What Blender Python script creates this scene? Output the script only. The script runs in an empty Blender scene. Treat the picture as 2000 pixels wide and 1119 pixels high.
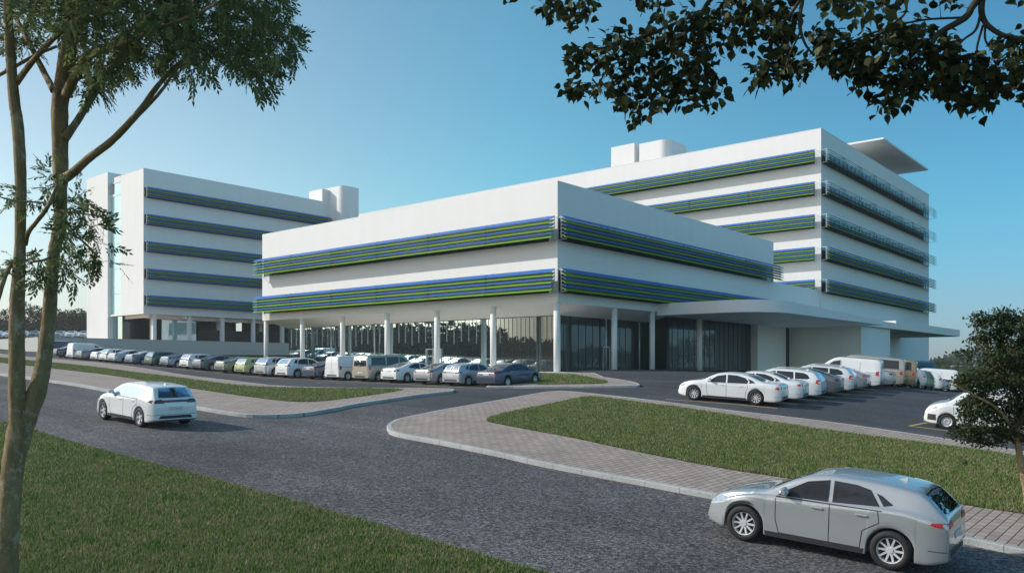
import bpy, bmesh, math, random
import numpy as np
from mathutils import Vector, Matrix
from mathutils.bvhtree import BVHTree
R = math.radians
C = bpy.context.scene.collection
sc = bpy.context.scene

# ---------------------------------------------------------------- camera, sky, sun, exposure
F = 1605.0; HZ = 715.0                      # focal length in px of a 2000 px wide picture, horizon row
cd = bpy.data.cameras.new('camera'); cam = bpy.data.objects.new('camera', cd); C.objects.link(cam)
cam.location = (0, 0, 0); cam.rotation_euler = (R(90), 0, 0)
cd.sensor_width = 36; cd.lens = F/2000*36; cd.shift_y = (HZ-559.5)/2000
cd.clip_start = 0.1; cd.clip_end = 8000
sc.camera = cam
SUN_EL = 31.0; SUN_H = (-0.996, 0.09)       # horizontal direction towards the sun
w = bpy.data.worlds.new('World'); sc.world = w; w.use_nodes = True
nt = w.node_tree; bg = nt.nodes['Background']
sky = nt.nodes.new('ShaderNodeTexSky'); sky.sky_type = 'NISHITA'; sky.sun_disc = False
sky.sun_elevation = R(SUN_EL); sky.sun_rotation = math.atan2(SUN_H[0], SUN_H[1])
sky.air_density = 1.0; sky.dust_density = 0.3; sky.ozone_density = 1.0; sky.altitude = 0
def wnode(t, **kw):
    n = nt.nodes.new(t)
    for k, v in kw.items(): setattr(n, k, v)
    return n
wtc = wnode('ShaderNodeTexCoord'); wsep = wnode('ShaderNodeSeparateXYZ'); nt.links.new(wtc.outputs['Generated'], wsep.inputs[0])
def wmap(sock, a, b):
    m = wnode('ShaderNodeMapRange'); m.inputs[1].default_value = a; m.inputs[2].default_value = b; m.interpolation_type = 'SMOOTHSTEP'; nt.links.new(sock, m.inputs[0]); return m.outputs[0]
def wramp(sock, st):
    r = wnode('ShaderNodeValToRGB'); e = r.color_ramp.elements
    while len(e) < len(st): e.new(.5)
    for i, (p, c) in enumerate(st): e[i].position = p; e[i].color = (*c, 1)
    nt.links.new(sock, r.inputs[0]); return r.outputs[0]
fx = wmap(wsep.outputs[0], -0.62, 0.62); fz = wmap(wsep.outputs[2], -0.02, 0.20)
cu = wramp(fx, [(0, (1.2, 1.14, .95)), (.5, (.63, 1.14, 1.08)), (1, (.34, .82, .92))]); chz = wramp(fx, [(0, (.74, .68, .74)), (1, (.38, .49, .78))])
wm = wnode('ShaderNodeMix', data_type='RGBA'); nt.links.new(fz, wm.inputs[0]); nt.links.new(chz, wm.inputs[6]); nt.links.new(cu, wm.inputs[7])
wmul = wnode('ShaderNodeMix', data_type='RGBA', blend_type='MULTIPLY'); wmul.inputs[0].default_value = 1
nt.links.new(sky.outputs[0], wmul.inputs[6]); nt.links.new(wm.outputs[2], wmul.inputs[7]); 
fy = wmap(wsep.outputs[1], 0.15, -0.45)     # added fill light: sky behind the camera brightened and warmed to lift shaded walls
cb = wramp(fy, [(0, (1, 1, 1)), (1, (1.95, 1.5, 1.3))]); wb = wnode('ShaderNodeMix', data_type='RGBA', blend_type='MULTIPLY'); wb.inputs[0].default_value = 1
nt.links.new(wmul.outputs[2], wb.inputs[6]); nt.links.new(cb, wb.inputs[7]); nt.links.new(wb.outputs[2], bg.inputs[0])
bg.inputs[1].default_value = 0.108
sd = bpy.data.lights.new('sun', 'SUN'); sun = bpy.data.objects.new('sun', sd); C.objects.link(sun)
sd.energy = 2.85; sd.angle = R(0.5); sd.color = (1, 0.95, 0.88)
tosun = Vector((SUN_H[0]*math.cos(R(SUN_EL)), SUN_H[1]*math.cos(R(SUN_EL)), math.sin(R(SUN_EL))))
sun.rotation_euler = tosun.to_track_quat('Z', 'Y').to_euler()
sc.view_settings.view_transform = 'Standard'; sc.view_settings.look = 'None'
sc.view_settings.exposure = 0.46; sc.view_settings.gamma = 1

# ---------------------------------------------------------------- materials
def new_mat(name):
    m = bpy.data.materials.new(name); m.use_nodes = True
    return m, m.node_tree, m.node_tree.nodes['Principled BSDF']
def N(nt, t, **kw):
    n = nt.nodes.new(t)
    for k, v in kw.items():
        if k in n.inputs: n.inputs[k].default_value = v
        else: setattr(n, k, v)
    return n
def coords(nt, scale=1.0, rot=0.0):
    tc = N(nt, 'ShaderNodeTexCoord'); mp = N(nt, 'ShaderNodeMapping')
    mp.inputs['Scale'].default_value = (scale, scale, scale) if not isinstance(scale, tuple) else scale
    mp.inputs['Rotation'].default_value = (0, 0, rot)
    nt.links.new(tc.outputs['Object'], mp.inputs[0]); return mp.outputs[0]
def ramp(nt, fac, stops):
    r = N(nt, 'ShaderNodeValToRGB'); e = r.color_ramp.elements
    while len(e) < len(stops): e.new(0.5)
    for i, (p, c) in enumerate(stops): e[i].position = p; e[i].color = (*c, 1)
    nt.links.new(fac, r.inputs[0]); return r.outputs[0]
def noise(nt, vec, scale, detail=4, rough=0.6):
    n = N(nt, 'ShaderNodeTexNoise'); n.inputs['Scale'].default_value = scale; n.inputs['Detail'].default_value = detail
    n.inputs['Roughness'].default_value = rough; nt.links.new(vec, n.inputs['Vector']); return n.outputs['Fac']
def mix(nt, a, b, fac, mode='MIX'):
    m = N(nt, 'ShaderNodeMix', data_type='RGBA', blend_type=mode)
    for s, v in ((m.inputs[6], a), (m.inputs[7], b), (m.inputs[0], fac)):
        if isinstance(v, bpy.types.NodeSocket): nt.links.new(v, s)
        elif isinstance(v, tuple): s.default_value = (*v, 1)
        else: s.default_value = v
    return m.outputs[2]
def bump(nt, h, bs, strength=0.3, dist=0.01):
    b = N(nt, 'ShaderNodeBump'); b.inputs['Strength'].default_value = strength; b.inputs['Distance'].default_value = dist
    nt.links.new(h, b.inputs['Height']); nt.links.new(b.outputs[0], bs.inputs['Normal'])
def simple(name, col, rough=0.5, metal=0.0, coat=0.0, var=0.08, vs=3.0, spec=None, bmp=0):
    m, nt, bs = new_mat(name); v = coords(nt)
    n = noise(nt, v, vs, 5)
    lo = tuple(c*(1-var) for c in col); hi = tuple(min(1, c*(1+var)) for c in col)
    nt.links.new(ramp(nt, n, [(0.3, lo), (0.7, hi)]), bs.inputs['Base Color'])
    bs.inputs['Roughness'].default_value = rough; bs.inputs['Metallic'].default_value = metal
    bs.inputs['Coat Weight'].default_value = coat; bs.inputs['Coat Roughness'].default_value = 0.04
    if spec is not None: bs.inputs['Specular IOR Level'].default_value = spec
    if bmp: bump(nt, noise(nt, v, vs*20, 4), bs, bmp, 0.01)
    return m
def wall_mat(name, col):
    m, nt, bs = new_mat(name); v = coords(nt)
    n1 = noise(nt, v, 0.12, 5); n2 = noise(nt, coords(nt, (1.2, 1.2, 0.12)), 0.9, 6)   # rain streaks
    c = mix(nt, ramp(nt, n1, [(0.3, tuple(x*0.975 for x in col)), (0.7, col)]), ramp(nt, n2, [(0.35, (0.972, 0.972, 0.968)), (0.6, (1, 1, 1))]), 1.0, 'MULTIPLY')
    nt.links.new(c, bs.inputs['Base Color']); bs.inputs['Roughness'].default_value = 0.75
    bs.inputs['Specular IOR Level'].default_value = 0.25
    bump(nt, noise(nt, v, 18, 5), bs, 0.12, 0.01)
    return m
M = {}
M['wall'] = wall_mat('white_render', (0.79, 0.79, 0.79))
M['soffit'] = wall_mat('soffit_render', (0.88, 0.83, 0.77))
M['concrete'] = wall_mat('concrete', (0.52, 0.53, 0.52))
M['metal'] = simple('pale_metal', (0.55, 0.57, 0.6), 0.4, 0.5)
M['frame_white'] = simple('white_frame', (0.75, 0.76, 0.78), 0.4, 0.1)
M['dark_metal'] = simple('dark_metal', (0.035, 0.04, 0.045), 0.45, 0.3)
M['blue'] = simple('blue_blade', (0.035, 0.145, 0.46), 0.5, 0.0, 0.0, 0.08, spec=0.3)
M['green'] = simple('green_blade', (0.17, 0.35, 0.025), 0.5, 0.0, 0.0, 0.08, spec=0.3)
def glass_mat(name, tint, refl, base, rough=0.015, wob=0.02):
    m, nt, bs = new_mat(name)
    out = nt.nodes['Material Output']
    bs.inputs['Base Color'].default_value = (*base, 1); bs.inputs['Roughness'].default_value = 0.3
    bs.inputs['Specular IOR Level'].default_value = 0.3
    g = N(nt, 'ShaderNodeBsdfGlossy'); g.inputs['Color'].default_value = (*tint, 1); g.inputs['Roughness'].default_value = rough
    v = coords(nt)
    b = N(nt, 'ShaderNodeBump'); b.inputs['Strength'].default_value = wob; b.inputs['Distance'].default_value = 0.1
    nt.links.new(noise(nt, v, 0.6, 2), b.inputs['Height']); nt.links.new(b.outputs[0], g.inputs['Normal'])
    lw = N(nt, 'ShaderNodeFresnel'); lw.inputs[0].default_value = 1.5
    ad = N(nt, 'ShaderNodeMath', operation='ADD'); ad.inputs[1].default_value = refl; ad.use_clamp = True
    nt.links.new(lw.outputs[0], ad.inputs[0])
    ms = N(nt, 'ShaderNodeMixShader'); nt.links.new(ad.outputs[0], ms.inputs[0])
    nt.links.new(bs.outputs[0], ms.inputs[1]); nt.links.new(g.outputs[0], ms.inputs[2])
    nt.links.new(ms.outputs[0], out.inputs['Surface']); return m
M['glass'] = glass_mat('facade_glass', (0.52, 0.68, 0.72), 0.03, (0.016, 0.024, 0.022), 0.01, 0.0)
M['strip_glass'] = glass_mat('window_strip_glass', (0.45, 0.65, 0.75), 0.0, (0.015, 0.035, 0.045))
M['pale_glass'] = glass_mat('stair_glass', (0.8, 0.95, 0.97), 0.28, (0.42, 0.62, 0.66))
M['car_glass'] = glass_mat('car_glass', (0.8, 0.9, 1.0), -0.01, (0.012, 0.014, 0.018), 0.02, 0.0)
def paint(name, col, metal=0.25, rough=0.32, coat=1.0):
    m, nt, bs = new_mat('paint_'+name)
    bs.inputs['Base Color'].default_value = (*col, 1); bs.inputs['Metallic'].default_value = metal
    bs.inputs['Roughness'].default_value = rough; bs.inputs['Coat Weight'].default_value = coat
    bs.inputs['Coat Roughness'].default_value = 0.03
    v = coords(nt); n = noise(nt, v, 0.9, 2)     # faint road dust
    nt.links.new(ramp(nt, n, [(0.2, (rough*0.95,)*3), (0.8, (min(1, rough*1.1),)*3)]), bs.inputs['Roughness'])
    nt.links.new(ramp(nt, n, [(0.2, tuple(c*.96 for c in col)), (0.8, col)]), bs.inputs['Base Color'])
    return m
P = dict(white=paint('white', (0.78, 0.79, 0.80), 0.05), brightsilver=paint('brightsilver', (0.47, 0.50, 0.52), 0.5, 0.25), pearl=paint('pearl', (0.70, 0.71, 0.72), 0.15), silver=paint('silver', (0.38, 0.40, 0.42), 0.55, 0.3),
         palesilver=paint('palesilver', (0.50, 0.53, 0.56), 0.5, 0.3),
         grey=paint('grey', (0.16, 0.175, 0.20), 0.5), bluegrey=paint('bluegrey', (0.20, 0.25, 0.33), 0.5), navy=paint('navy', (0.028, 0.05, 0.10), 0.3),
         darkgreen=paint('darkgreen', (0.06, 0.13, 0.10), 0.4), limegreen=paint('limegreen', (0.42, 0.50, 0.24), 0.2), beige=paint('beige', (0.42, 0.39, 0.33), 0.4),
         tan=paint('tan', (0.30, 0.22, 0.13), 0.3), olive=paint('olive', (0.26, 0.27, 0.23), 0.45), red=paint('red', (0.4, 0.03, 0.03), 0.1), black=paint('black', (0.03, 0.032, 0.036), 0.2))
M['rubber'] = simple('rubber', (0.018, 0.018, 0.02), 0.75, var=0.15, vs=20)
M['plastic'] = simple('black_plastic', (0.025, 0.026, 0.028), 0.55, var=0.1)
M['alloy'] = simple('alloy_rim', (0.72, 0.73, 0.75), 0.3, 0.35, var=0.04)
M['steelrim'] = simple('painted_rim', (0.6, 0.62, 0.64), 0.4, 0.4, var=0.04)
M['tail'] = simple('tail_lens', (0.50, 0.012, 0.018), 0.25, 0.0, 0.3, var=0.15, vs=14)
M['taildark'] = simple('dark_tail_lens', (0.09, 0.008, 0.012), 0.2, 0.0, 0.4, var=0.15, vs=14)
M['head'] = simple('head_lens', (0.55, 0.6, 0.66), 0.08, 0.5, 1.0, var=0.3, vs=18)
M['plate'] = simple('plate', (0.6, 0.6, 0.56), 0.5)
M['seam'] = simple('seam', (0.01, 0.01, 0.012), 0.7)

D1 = Vector((-0.763, 0.646, 0)).normalized(); D2 = Vector((0.646, 0.763, 0)).normalized()
ANG = math.atan2(D2.y, D2.x)
def asphalt(name, base, speck, patch=0.25):
    m, nt, bs = new_mat(name); v = coords(nt)
    n1 = noise(nt, v, 0.13, 5, 0.6); n3 = noise(nt, v, 1.1, 5, 0.7)
    vo = N(nt, 'ShaderNodeTexVoronoi'); vo.inputs['Scale'].default_value = 22; nt.links.new(v, vo.inputs['Vector'])
    vo2 = N(nt, 'ShaderNodeTexVoronoi'); vo2.inputs['Scale'].default_value = 60; nt.links.new(v, vo2.inputs['Vector'])
    sepc = N(nt, 'ShaderNodeSeparateColor'); nt.links.new(vo.outputs['Color'], sepc.inputs[0])
    sep2 = N(nt, 'ShaderNodeSeparateColor'); nt.links.new(vo2.outputs['Color'], sep2.inputs[0])
    g1 = ramp(nt, sepc.outputs[0], [(0.1, tuple(c*(1-speck) for c in base)), (0.55, base), (0.97, tuple(c*(1+speck*1.6) for c in base))])
    g2 = ramp(nt, sep2.outputs[0], [(0.1, (1-speck*0.7,)*3), (0.9, (1+speck*0.5,)*3)])
    c = mix(nt, g1, g2, 1.0, 'MULTIPLY')
    c = mix(nt, c, ramp(nt, n1, [(0.36, (1-patch,)*3), (0.62, (1.08, 1.08, 1.08))]), 1.0, 'MULTIPLY')
    c = mix(nt, c, ramp(nt, n3, [(0.3, (0.86,)*3), (0.7, (1.06,)*3)]), 1.0, 'MULTIPLY')
    tc = N(nt, 'ShaderNodeTexCoord'); mp = N(nt, 'ShaderNodeMapping'); mp.vector_type = 'TEXTURE'; mp.inputs['Rotation'].default_value = (0, 0, ANG); mp.inputs['Scale'].default_value = (1.1, 14, 1)
    nt.links.new(tc.outputs['Object'], mp.inputs[0]); n4 = noise(nt, mp.outputs[0], 0.7, 3)     # wheel tracks along the road
    c = mix(nt, c, ramp(nt, n4, [(0.38, (0.80,)*3), (0.62, (1.06,)*3)]), 1.0, 'MULTIPLY')
    nt.links.new(c, bs.inputs['Base Color']); bs.inputs['Roughness'].default_value = 0.8
    bs.inputs['Specular IOR Level'].default_value = 0.3
    bump(nt, vo.outputs['Distance'], bs, 0.6, 0.012)
    return m
M['asphalt'] = asphalt('asphalt', (0.128, 0.122, 0.124), 0.6, 0.36)
M['lot'] = asphalt('lot_asphalt', (0.072, 0.074, 0.082), 0.35, 0.2)
def paving():
    m, nt, bs = new_mat('block_paving'); tc = N(nt, 'ShaderNodeTexCoord'); mp = N(nt, 'ShaderNodeMapping')
    mp.vector_type = 'TEXTURE'; mp.inputs['Rotation'].default_value = (0, 0, ANG)
    nt.links.new(tc.outputs['Object'], mp.inputs[0])
    b = N(nt, 'ShaderNodeTexBrick'); b.offset = 0.5; b.squash = 1
    b.inputs['Scale'].default_value = 1.0; b.inputs['Brick Width'].default_value = 0.40; b.inputs['Row Height'].default_value = 0.20
    b.inputs['Mortar Size'].default_value = 0.013; b.inputs['Mortar Smooth'].default_value = 0.2; b.inputs['Bias'].default_value = 0
    b.inputs['Color1'].default_value = (0.42, 0.345, 0.30, 1); b.inputs['Color2'].default_value = (0.33, 0.265, 0.225, 1); b.inputs['Mortar'].default_value = (0.07, 0.058, 0.05, 1)
    nt.links.new(mp.outputs[0], b.inputs['Vector'])
    v = mp.outputs[0]
    c = mix(nt, b.outputs['Color'], ramp(nt, noise(nt, v, 0.5, 6), [(0.3, (0.85,)*3), (0.7, (1.12,)*3)]), 1.0, 'MULTIPLY')
    c = mix(nt, c, ramp(nt, noise(nt, v, 40, 4), [(0.3, (0.85,)*3), (0.7, (1.12,)*3)]), 1.0, 'MULTIPLY')
    nt.links.new(c, bs.inputs['Base Color']); bs.inputs['Roughness'].default_value = 0.85
    inv = N(nt, 'ShaderNodeMath', operation='SUBTRACT'); inv.inputs[0].default_value = 1; nt.links.new(b.outputs['Fac'], inv.inputs[1])
    bump(nt, inv.outputs[0], bs, 0.5, 0.006)
    return m
M['paving'] = paving()
def kerb_mat():
    m, nt, bs = new_mat('kerb_concrete'); v = coords(nt)
    c = mix(nt, ramp(nt, noise(nt, v, 0.8, 6), [(0.3, (0.33, 0.34, 0.34)), (0.7, (0.47, 0.48, 0.47))]), ramp(nt, noise(nt, v, 30, 4), [(0.35, (0.75,)*3), (0.55, (1.05,)*3)]), 1.0, 'MULTIPLY')
    tc = N(nt, 'ShaderNodeTexCoord'); mp = N(nt, 'ShaderNodeMapping'); mp.vector_type = 'TEXTURE'; mp.inputs['Rotation'].default_value = (0, 0, ANG)
    nt.links.new(tc.outputs['Object'], mp.inputs[0]); sp = N(nt, 'ShaderNodeSeparateXYZ'); nt.links.new(mp.outputs[0], sp.inputs[0])
    fr = N(nt, 'ShaderNodeMath', operation='FRACT'); nt.links.new(sp.outputs[1], fr.inputs[0])
    lt = N(nt, 'ShaderNodeMath', operation='LESS_THAN'); lt.inputs[1].default_value = 0.014; nt.links.new(fr.outputs[0], lt.inputs[0])
    c = mix(nt, c, (0.10, 0.10, 0.095), lt.outputs[0])          # joints between the kerb stones
    nt.links.new(c, bs.inputs['Base Color']); bs.inputs['Roughness'].default_value = 0.85; bump(nt, noise(nt, v, 30, 4), bs, 0.3, 0.01)
    return m
M['kerb'] = kerb_mat()
def turf():
    m, nt, bs = new_mat('turf_soil'); v = coords(nt)
    c = mix(nt, ramp(nt, noise(nt, v, 0.8, 6, 0.7), [(0.35, (0.040, 0.062, 0.014)), (0.55, (0.065, 0.085, 0.024)), (0.72, (0.12, 0.105, 0.055))]), ramp(nt, noise(nt, v, 14, 6, 0.8), [(0.3, (0.5,)*3), (0.7, (1.3,)*3)]), 1.0, 'MULTIPLY')
    nt.links.new(c, bs.inputs['Base Color']); bs.inputs['Roughness'].default_value = 0.95; bs.inputs['Specular IOR Level'].default_value = 0.1
    bump(nt, noise(nt, v, 14, 6, 0.8), bs, 0.8, 0.05)
    return m
M['turf'] = turf()
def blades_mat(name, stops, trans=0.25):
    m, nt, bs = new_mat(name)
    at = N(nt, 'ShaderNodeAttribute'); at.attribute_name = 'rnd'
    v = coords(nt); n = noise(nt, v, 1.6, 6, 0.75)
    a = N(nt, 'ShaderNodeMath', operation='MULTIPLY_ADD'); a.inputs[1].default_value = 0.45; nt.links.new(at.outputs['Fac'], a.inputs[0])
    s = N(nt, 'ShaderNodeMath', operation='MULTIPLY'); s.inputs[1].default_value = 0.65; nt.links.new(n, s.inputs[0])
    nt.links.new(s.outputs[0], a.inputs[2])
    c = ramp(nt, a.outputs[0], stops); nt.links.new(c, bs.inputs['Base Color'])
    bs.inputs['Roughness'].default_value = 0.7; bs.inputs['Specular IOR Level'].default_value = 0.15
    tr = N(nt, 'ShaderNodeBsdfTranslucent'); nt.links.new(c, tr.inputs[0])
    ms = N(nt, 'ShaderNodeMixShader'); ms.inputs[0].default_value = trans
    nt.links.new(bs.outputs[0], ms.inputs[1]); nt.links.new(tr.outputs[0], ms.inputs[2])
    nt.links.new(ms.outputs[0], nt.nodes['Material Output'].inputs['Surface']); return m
M['blades'] = blades_mat('grass_blades', [(0.28, (0.055, 0.125, 0.018)), (0.44, (0.105, 0.21, 0.038)), (0.57, (0.185, 0.235, 0.075)), (0.70, (0.38, 0.305, 0.19))])
M['leaf_a'] = blades_mat('pinnate_leaf', [(0.25, (0.07, 0.105, 0.04)), (0.55, (0.125, 0.165, 0.065)), (0.85, (0.20, 0.23, 0.10))], 0.45)
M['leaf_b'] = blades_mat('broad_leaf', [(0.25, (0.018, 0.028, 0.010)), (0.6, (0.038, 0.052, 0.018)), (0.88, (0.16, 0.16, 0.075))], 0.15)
M['leaf_c'] = blades_mat('small_leaf', [(0.25, (0.025, 0.040, 0.016)), (0.6, (0.05, 0.072, 0.027)), (0.88, (0.10, 0.12, 0.05))], 0.2)
M['leaf_far'] = blades_mat('distant_leaf', [(0.25, (0.020, 0.030, 0.012)), (0.6, (0.036, 0.05, 0.018)), (0.88, (0.06, 0.075, 0.028))], 0.1)
M['leaf_bright'] = blades_mat('yellowgreen_leaf', [(0.25, (0.05, 0.075, 0.015)), (0.6, (0.09, 0.115, 0.03)), (0.88, (0.14, 0.15, 0.05))], 0.2)  # yellowish green leaves of the low trees beyond the right lot
def bark():
    m, nt, bs = new_mat('bark'); v = coords(nt)
    vs_ = coords(nt, (1, 1, 0.35))
    c = ramp(nt, noise(nt, vs_, 9, 8, 0.75), [(0.3, (0.15, 0.10, 0.058)), (0.5, (0.34, 0.24, 0.125)), (0.68, (0.48, 0.36, 0.21))])
    lich = ramp(nt, noise(nt, v, 8, 8, 0.8), [(0.54, (0, 0, 0)), (0.60, (1, 1, 1))])
    c2 = mix(nt, c, (0.55, 0.46, 0.35), lich)
    gr = ramp(nt, noise(nt, v, 1.8, 4, 0.6), [(0.45, (0, 0, 0)), (0.65, (0.6, 0.6, 0.6))])
    c3 = mix(nt, c2, (0.30, 0.225, 0.085), gr)
    nt.links.new(c3, bs.inputs['Base Color']); bs.inputs['Roughness'].default_value = 0.9
    bump(nt, noise(nt, vs_, 26, 8, 0.75), bs, 1.0, 0.05); return m
M['bark'] = bark()
M['twig'] = simple('twig_bark', (0.05, 0.04, 0.028), 0.9, var=0.3, vs=10)
M['bay'] = simple('yellow_line_paint', (0.50, 0.36, 0.12), 0.7, var=0.25, vs=4)

# ---------------------------------------------------------------- helpers
def tag(o, label=None, cat=None, group=None, kind=None):
    if label: o['label'] = label
    if cat: o['category'] = cat
    if group: o['group'] = group
    if kind: o['kind'] = kind
    return o
def empty(name, loc=(0, 0, 0), rz=0.0):
    o = bpy.data.objects.new(name, None); C.objects.link(o); o.location = loc; o.rotation_euler = (0, 0, rz)
    o.empty_display_size = 0.3; return o
def mesh_np(name, V, Fc, mats, parent=None, smooth=False, rnd=None):
    """V (n,3) array; Fc list/array of faces"""
    me = bpy.data.meshes.new(name)
    if isinstance(Fc, np.ndarray):
        k = Fc.shape[1]; n = len(Fc)
        me.vertices.add(len(V)); me.vertices.foreach_set('co', np.asarray(V, dtype=np.float32).ravel())
        me.loops.add(n*k); me.loops.foreach_set('vertex_index', Fc.astype(np.int32).ravel())
        me.polygons.add(n); me.polygons.foreach_set('loop_start', (np.arange(n)*k).astype(np.int32))
        me.update(calc_edges=True)
    else:
        me.from_pydata([tuple(v) for v in V], [], [tuple(f) for f in Fc])
    for m in (mats if isinstance(mats, (list, tuple)) else [mats]): me.materials.append(m)
    if smooth: me.polygons.foreach_set('use_smooth', np.ones(len(me.polygons), dtype=bool))
    if rnd is not None:
        a = me.attributes.new('rnd', 'FLOAT', 'FACE'); a.data.foreach_set('value', np.asarray(rnd, dtype=np.float32))
    me.validate(); me.update()
    o = bpy.data.objects.new(name, me); C.objects.link(o)
    if parent is not None: o.parent = parent
    return o
class MB:
    def __init__(s, org=(0, 0, 0)): s.v = []; s.f = []; s.m = []; s.org = Vector(org)
    def add(s, vs, fs, mi=0):
        b = len(s.v); s.v += [Vector(v)-s.org for v in vs]; s.f += [tuple(b+i for i in f) for f in fs]; s.m += [mi]*len(fs)
    def box(s, x0, x1, y0, y1, z0, z1, mi=0):
        x0, x1 = min(x0, x1), max(x0, x1); y0, y1 = min(y0, y1), max(y0, y1); z0, z1 = min(z0, z1), max(z0, z1)
        s.add([(x0, y0, z0), (x1, y0, z0), (x1, y1, z0), (x0, y1, z0), (x0, y0, z1), (x1, y0, z1), (x1, y1, z1), (x0, y1, z1)],
              [(0, 3, 2, 1), (4, 5, 6, 7), (0, 1, 5, 4), (1, 2, 6, 5), (2, 3, 7, 6), (3, 0, 4, 7)], mi)
    def prism(s, poly, z0, z1, mi=0):
        n = len(poly)
        zt = z1 if callable(z1) else (lambda x, y: z1)
        s.add([(x, y, z0) for x, y in poly]+[(x, y, zt(x, y)) for x, y in poly],
              [tuple(range(n-1, -1, -1)), tuple(range(n, 2*n))]+[(i, (i+1) % n, n+(i+1) % n, n+i) for i in range(n)], mi)
    def cyl(s, x, y, z0, z1, r, n=20, mi=0, r2=None):
        r2 = r if r2 is None else r2
        vs = [(x+r*math.cos(2*math.pi*i/n), y+r*math.sin(2*math.pi*i/n), z0) for i in range(n)]
        vs += [(x+r2*math.cos(2*math.pi*i/n), y+r2*math.sin(2*math.pi*i/n), z1) for i in range(n)]
        s.add(vs, [(i, (i+1) % n, n+(i+1) % n, n+i) for i in range(n)]+[tuple(range(n-1, -1, -1)), tuple(range(n, 2*n))], mi)
    def tube(s, pts, rad, n=6, mi=0, cap=True, jit=0.0):
        pts = [Vector(p) for p in pts]; rr = rad if isinstance(rad, (list, tuple)) else [rad]*len(pts)
        ref = Vector((0.31, 0.87, 0.38)).normalized(); rings = []
        for i, p in enumerate(pts):
            d = (pts[min(i+1, len(pts)-1)]-pts[max(i-1, 0)])
            d = d.normalized() if d.length > 1e-9 else Vector((0, 0, 1))
            a = d.cross(ref); a = a.normalized() if a.length > 1e-4 else d.orthogonal().normalized()
            b = d.cross(a)
            rings.append([p+(a*math.cos(2*math.pi*k/n)+b*math.sin(2*math.pi*k/n))*rr[i]*(1+random.uniform(-jit, jit)) for k in range(n)])
        vs = [v for r_ in rings for v in r_]
        fs = [(i*n+k, i*n+(k+1) % n, (i+1)*n+(k+1) % n, (i+1)*n+k) for i in range(len(pts)-1) for k in range(n)]
        if cap: fs += [tuple(range(n-1, -1, -1)), tuple((len(pts)-1)*n+k for k in range(n))]
        s.add(vs, fs, mi)
    def build(s, name, mats, parent=None, smooth=False, bev=0):
        me = bpy.data.meshes.new(name); me.from_pydata([tuple(v) for v in s.v], [], s.f)
        for m in (mats if isinstance(mats, (list, tuple)) else [mats]): me.materials.append(m)
        me.polygons.foreach_set('material_index', s.m)
        if smooth: me.polygons.foreach_set('use_smooth', [len(f) <= 4 for f in s.f])
        me.update(); o = bpy.data.objects.new(name, me); C.objects.link(o)
        if parent is not None: o.parent = parent
        if bev:
            b = o.modifiers.new('bevel', 'BEVEL'); b.width = bev; b.segments = 2; b.limit_method = 'ANGLE'
        return o
def fill2d(poly, step):
    bm = bmesh.new(); vs = [bm.verts.new((p[0], p[1], 0)) for p in poly]
    f = bm.faces.new(vs); f.normal_update()
    if f.normal.z < 0: f.normal_flip()
    bmesh.ops.triangulate(bm, faces=bm.faces[:])
    xs = [p[0] for p in poly]; ys = [p[1] for p in poly]
    for ax, (lo, hi) in enumerate(((min(xs), max(xs)), (min(ys), max(ys)))):
        n = int(math.ceil((hi-lo)/step))
        for i in range(1, n):
            co = [0, 0, 0]; co[ax] = lo+(hi-lo)*i/n; no = [0, 0, 0]; no[ax] = 1
            bmesh.ops.bisect_plane(bm, geom=bm.verts[:]+bm.edges[:]+bm.faces[:], plane_co=co, plane_no=no)
    bm.verts.index_update()
    V = np.array([(v.co.x, v.co.y) for v in bm.verts]); Fc = [[v.index for v in f.verts] for f in bm.faces]
    bm.free(); return V, Fc
def inpoly(px, py, poly):
    c = np.zeros(len(px), dtype=bool); n = len(poly); j = n-1
    for i in range(n):
        xi, yi = poly[i]; xj, yj = poly[j]
        with np.errstate(divide='ignore', invalid='ignore'):
            t = ((yi > py) != (yj > py)) & (px < (xj-xi)*(py-yi)/((yj-yi) if yj != yi else 1e-12)+xi)
        c ^= t; j = i
    return c
def catmull(pts, n=6, closed=False):
    out = []; m = len(pts)
    rng = range(m) if closed else range(m-1)
    for i in rng:
        if closed: a, b, c, d = pts[(i-1) % m], pts[i], pts[(i+1) % m], pts[(i+2) % m]
        else: a, b, c, d = pts[max(i-1, 0)], pts[i], pts[i+1], pts[min(i+2, m-1)]
        for k in range(n):
            t = k/n
            out.append(tuple(0.5*((2*b[q])+(-a[q]+c[q])*t+(2*a[q]-5*b[q]+4*c[q]-d[q])*t*t+(-a[q]+3*b[q]-3*c[q]+d[q])*t**3) for q in range(len(b))))
    if not closed: out.append(tuple(pts[-1]))
    return out

# ---------------------------------------------------------------- terrain height (heights relative to the eye), from measured spots
def BT(b, t): return (-0.763*b+0.646*t, 0.646*b+0.763*t)
ctl_bt = [(5.5, 15.2, -3.50), (28.4, 13.4, -2.09), (17.7, 38.7, -1.80), (36.4, 39.9, -1.38), (59.2, 37.6, -1.0), (77, 38, -0.1), (105, 38, 1.08),
          (41, 54.3, -0.52), (64, 54.3, -0.40), (84, 54.3, -0.15), (24, 60, -0.65), (17.7, 72.8, -2.05), (8.8, 39.8, -2.72), (56, 18, -0.55), (95, 16, 1.15),
          (5, 0, -3.75), (28, 0, -2.3), (-22, 15, -5.0), (-20, 42, -4.1), (17, 110, -2.4), (-10, 80, -3.0), (127, 46, 2.1), (60, 0, -0.6), (95, 0, 1.0),
          (-15, -20, -5.0), (40, -30, -2.4), (140, 100, 3.0), (140, 20, 2.8), (28, 22, -2.0), (45, 22, -1.15), (40, 80, -0.5), (80, 80, 0.2)]
CP = np.array([(*BT(b, t), z) for b, t, z in ctl_bt])
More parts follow.
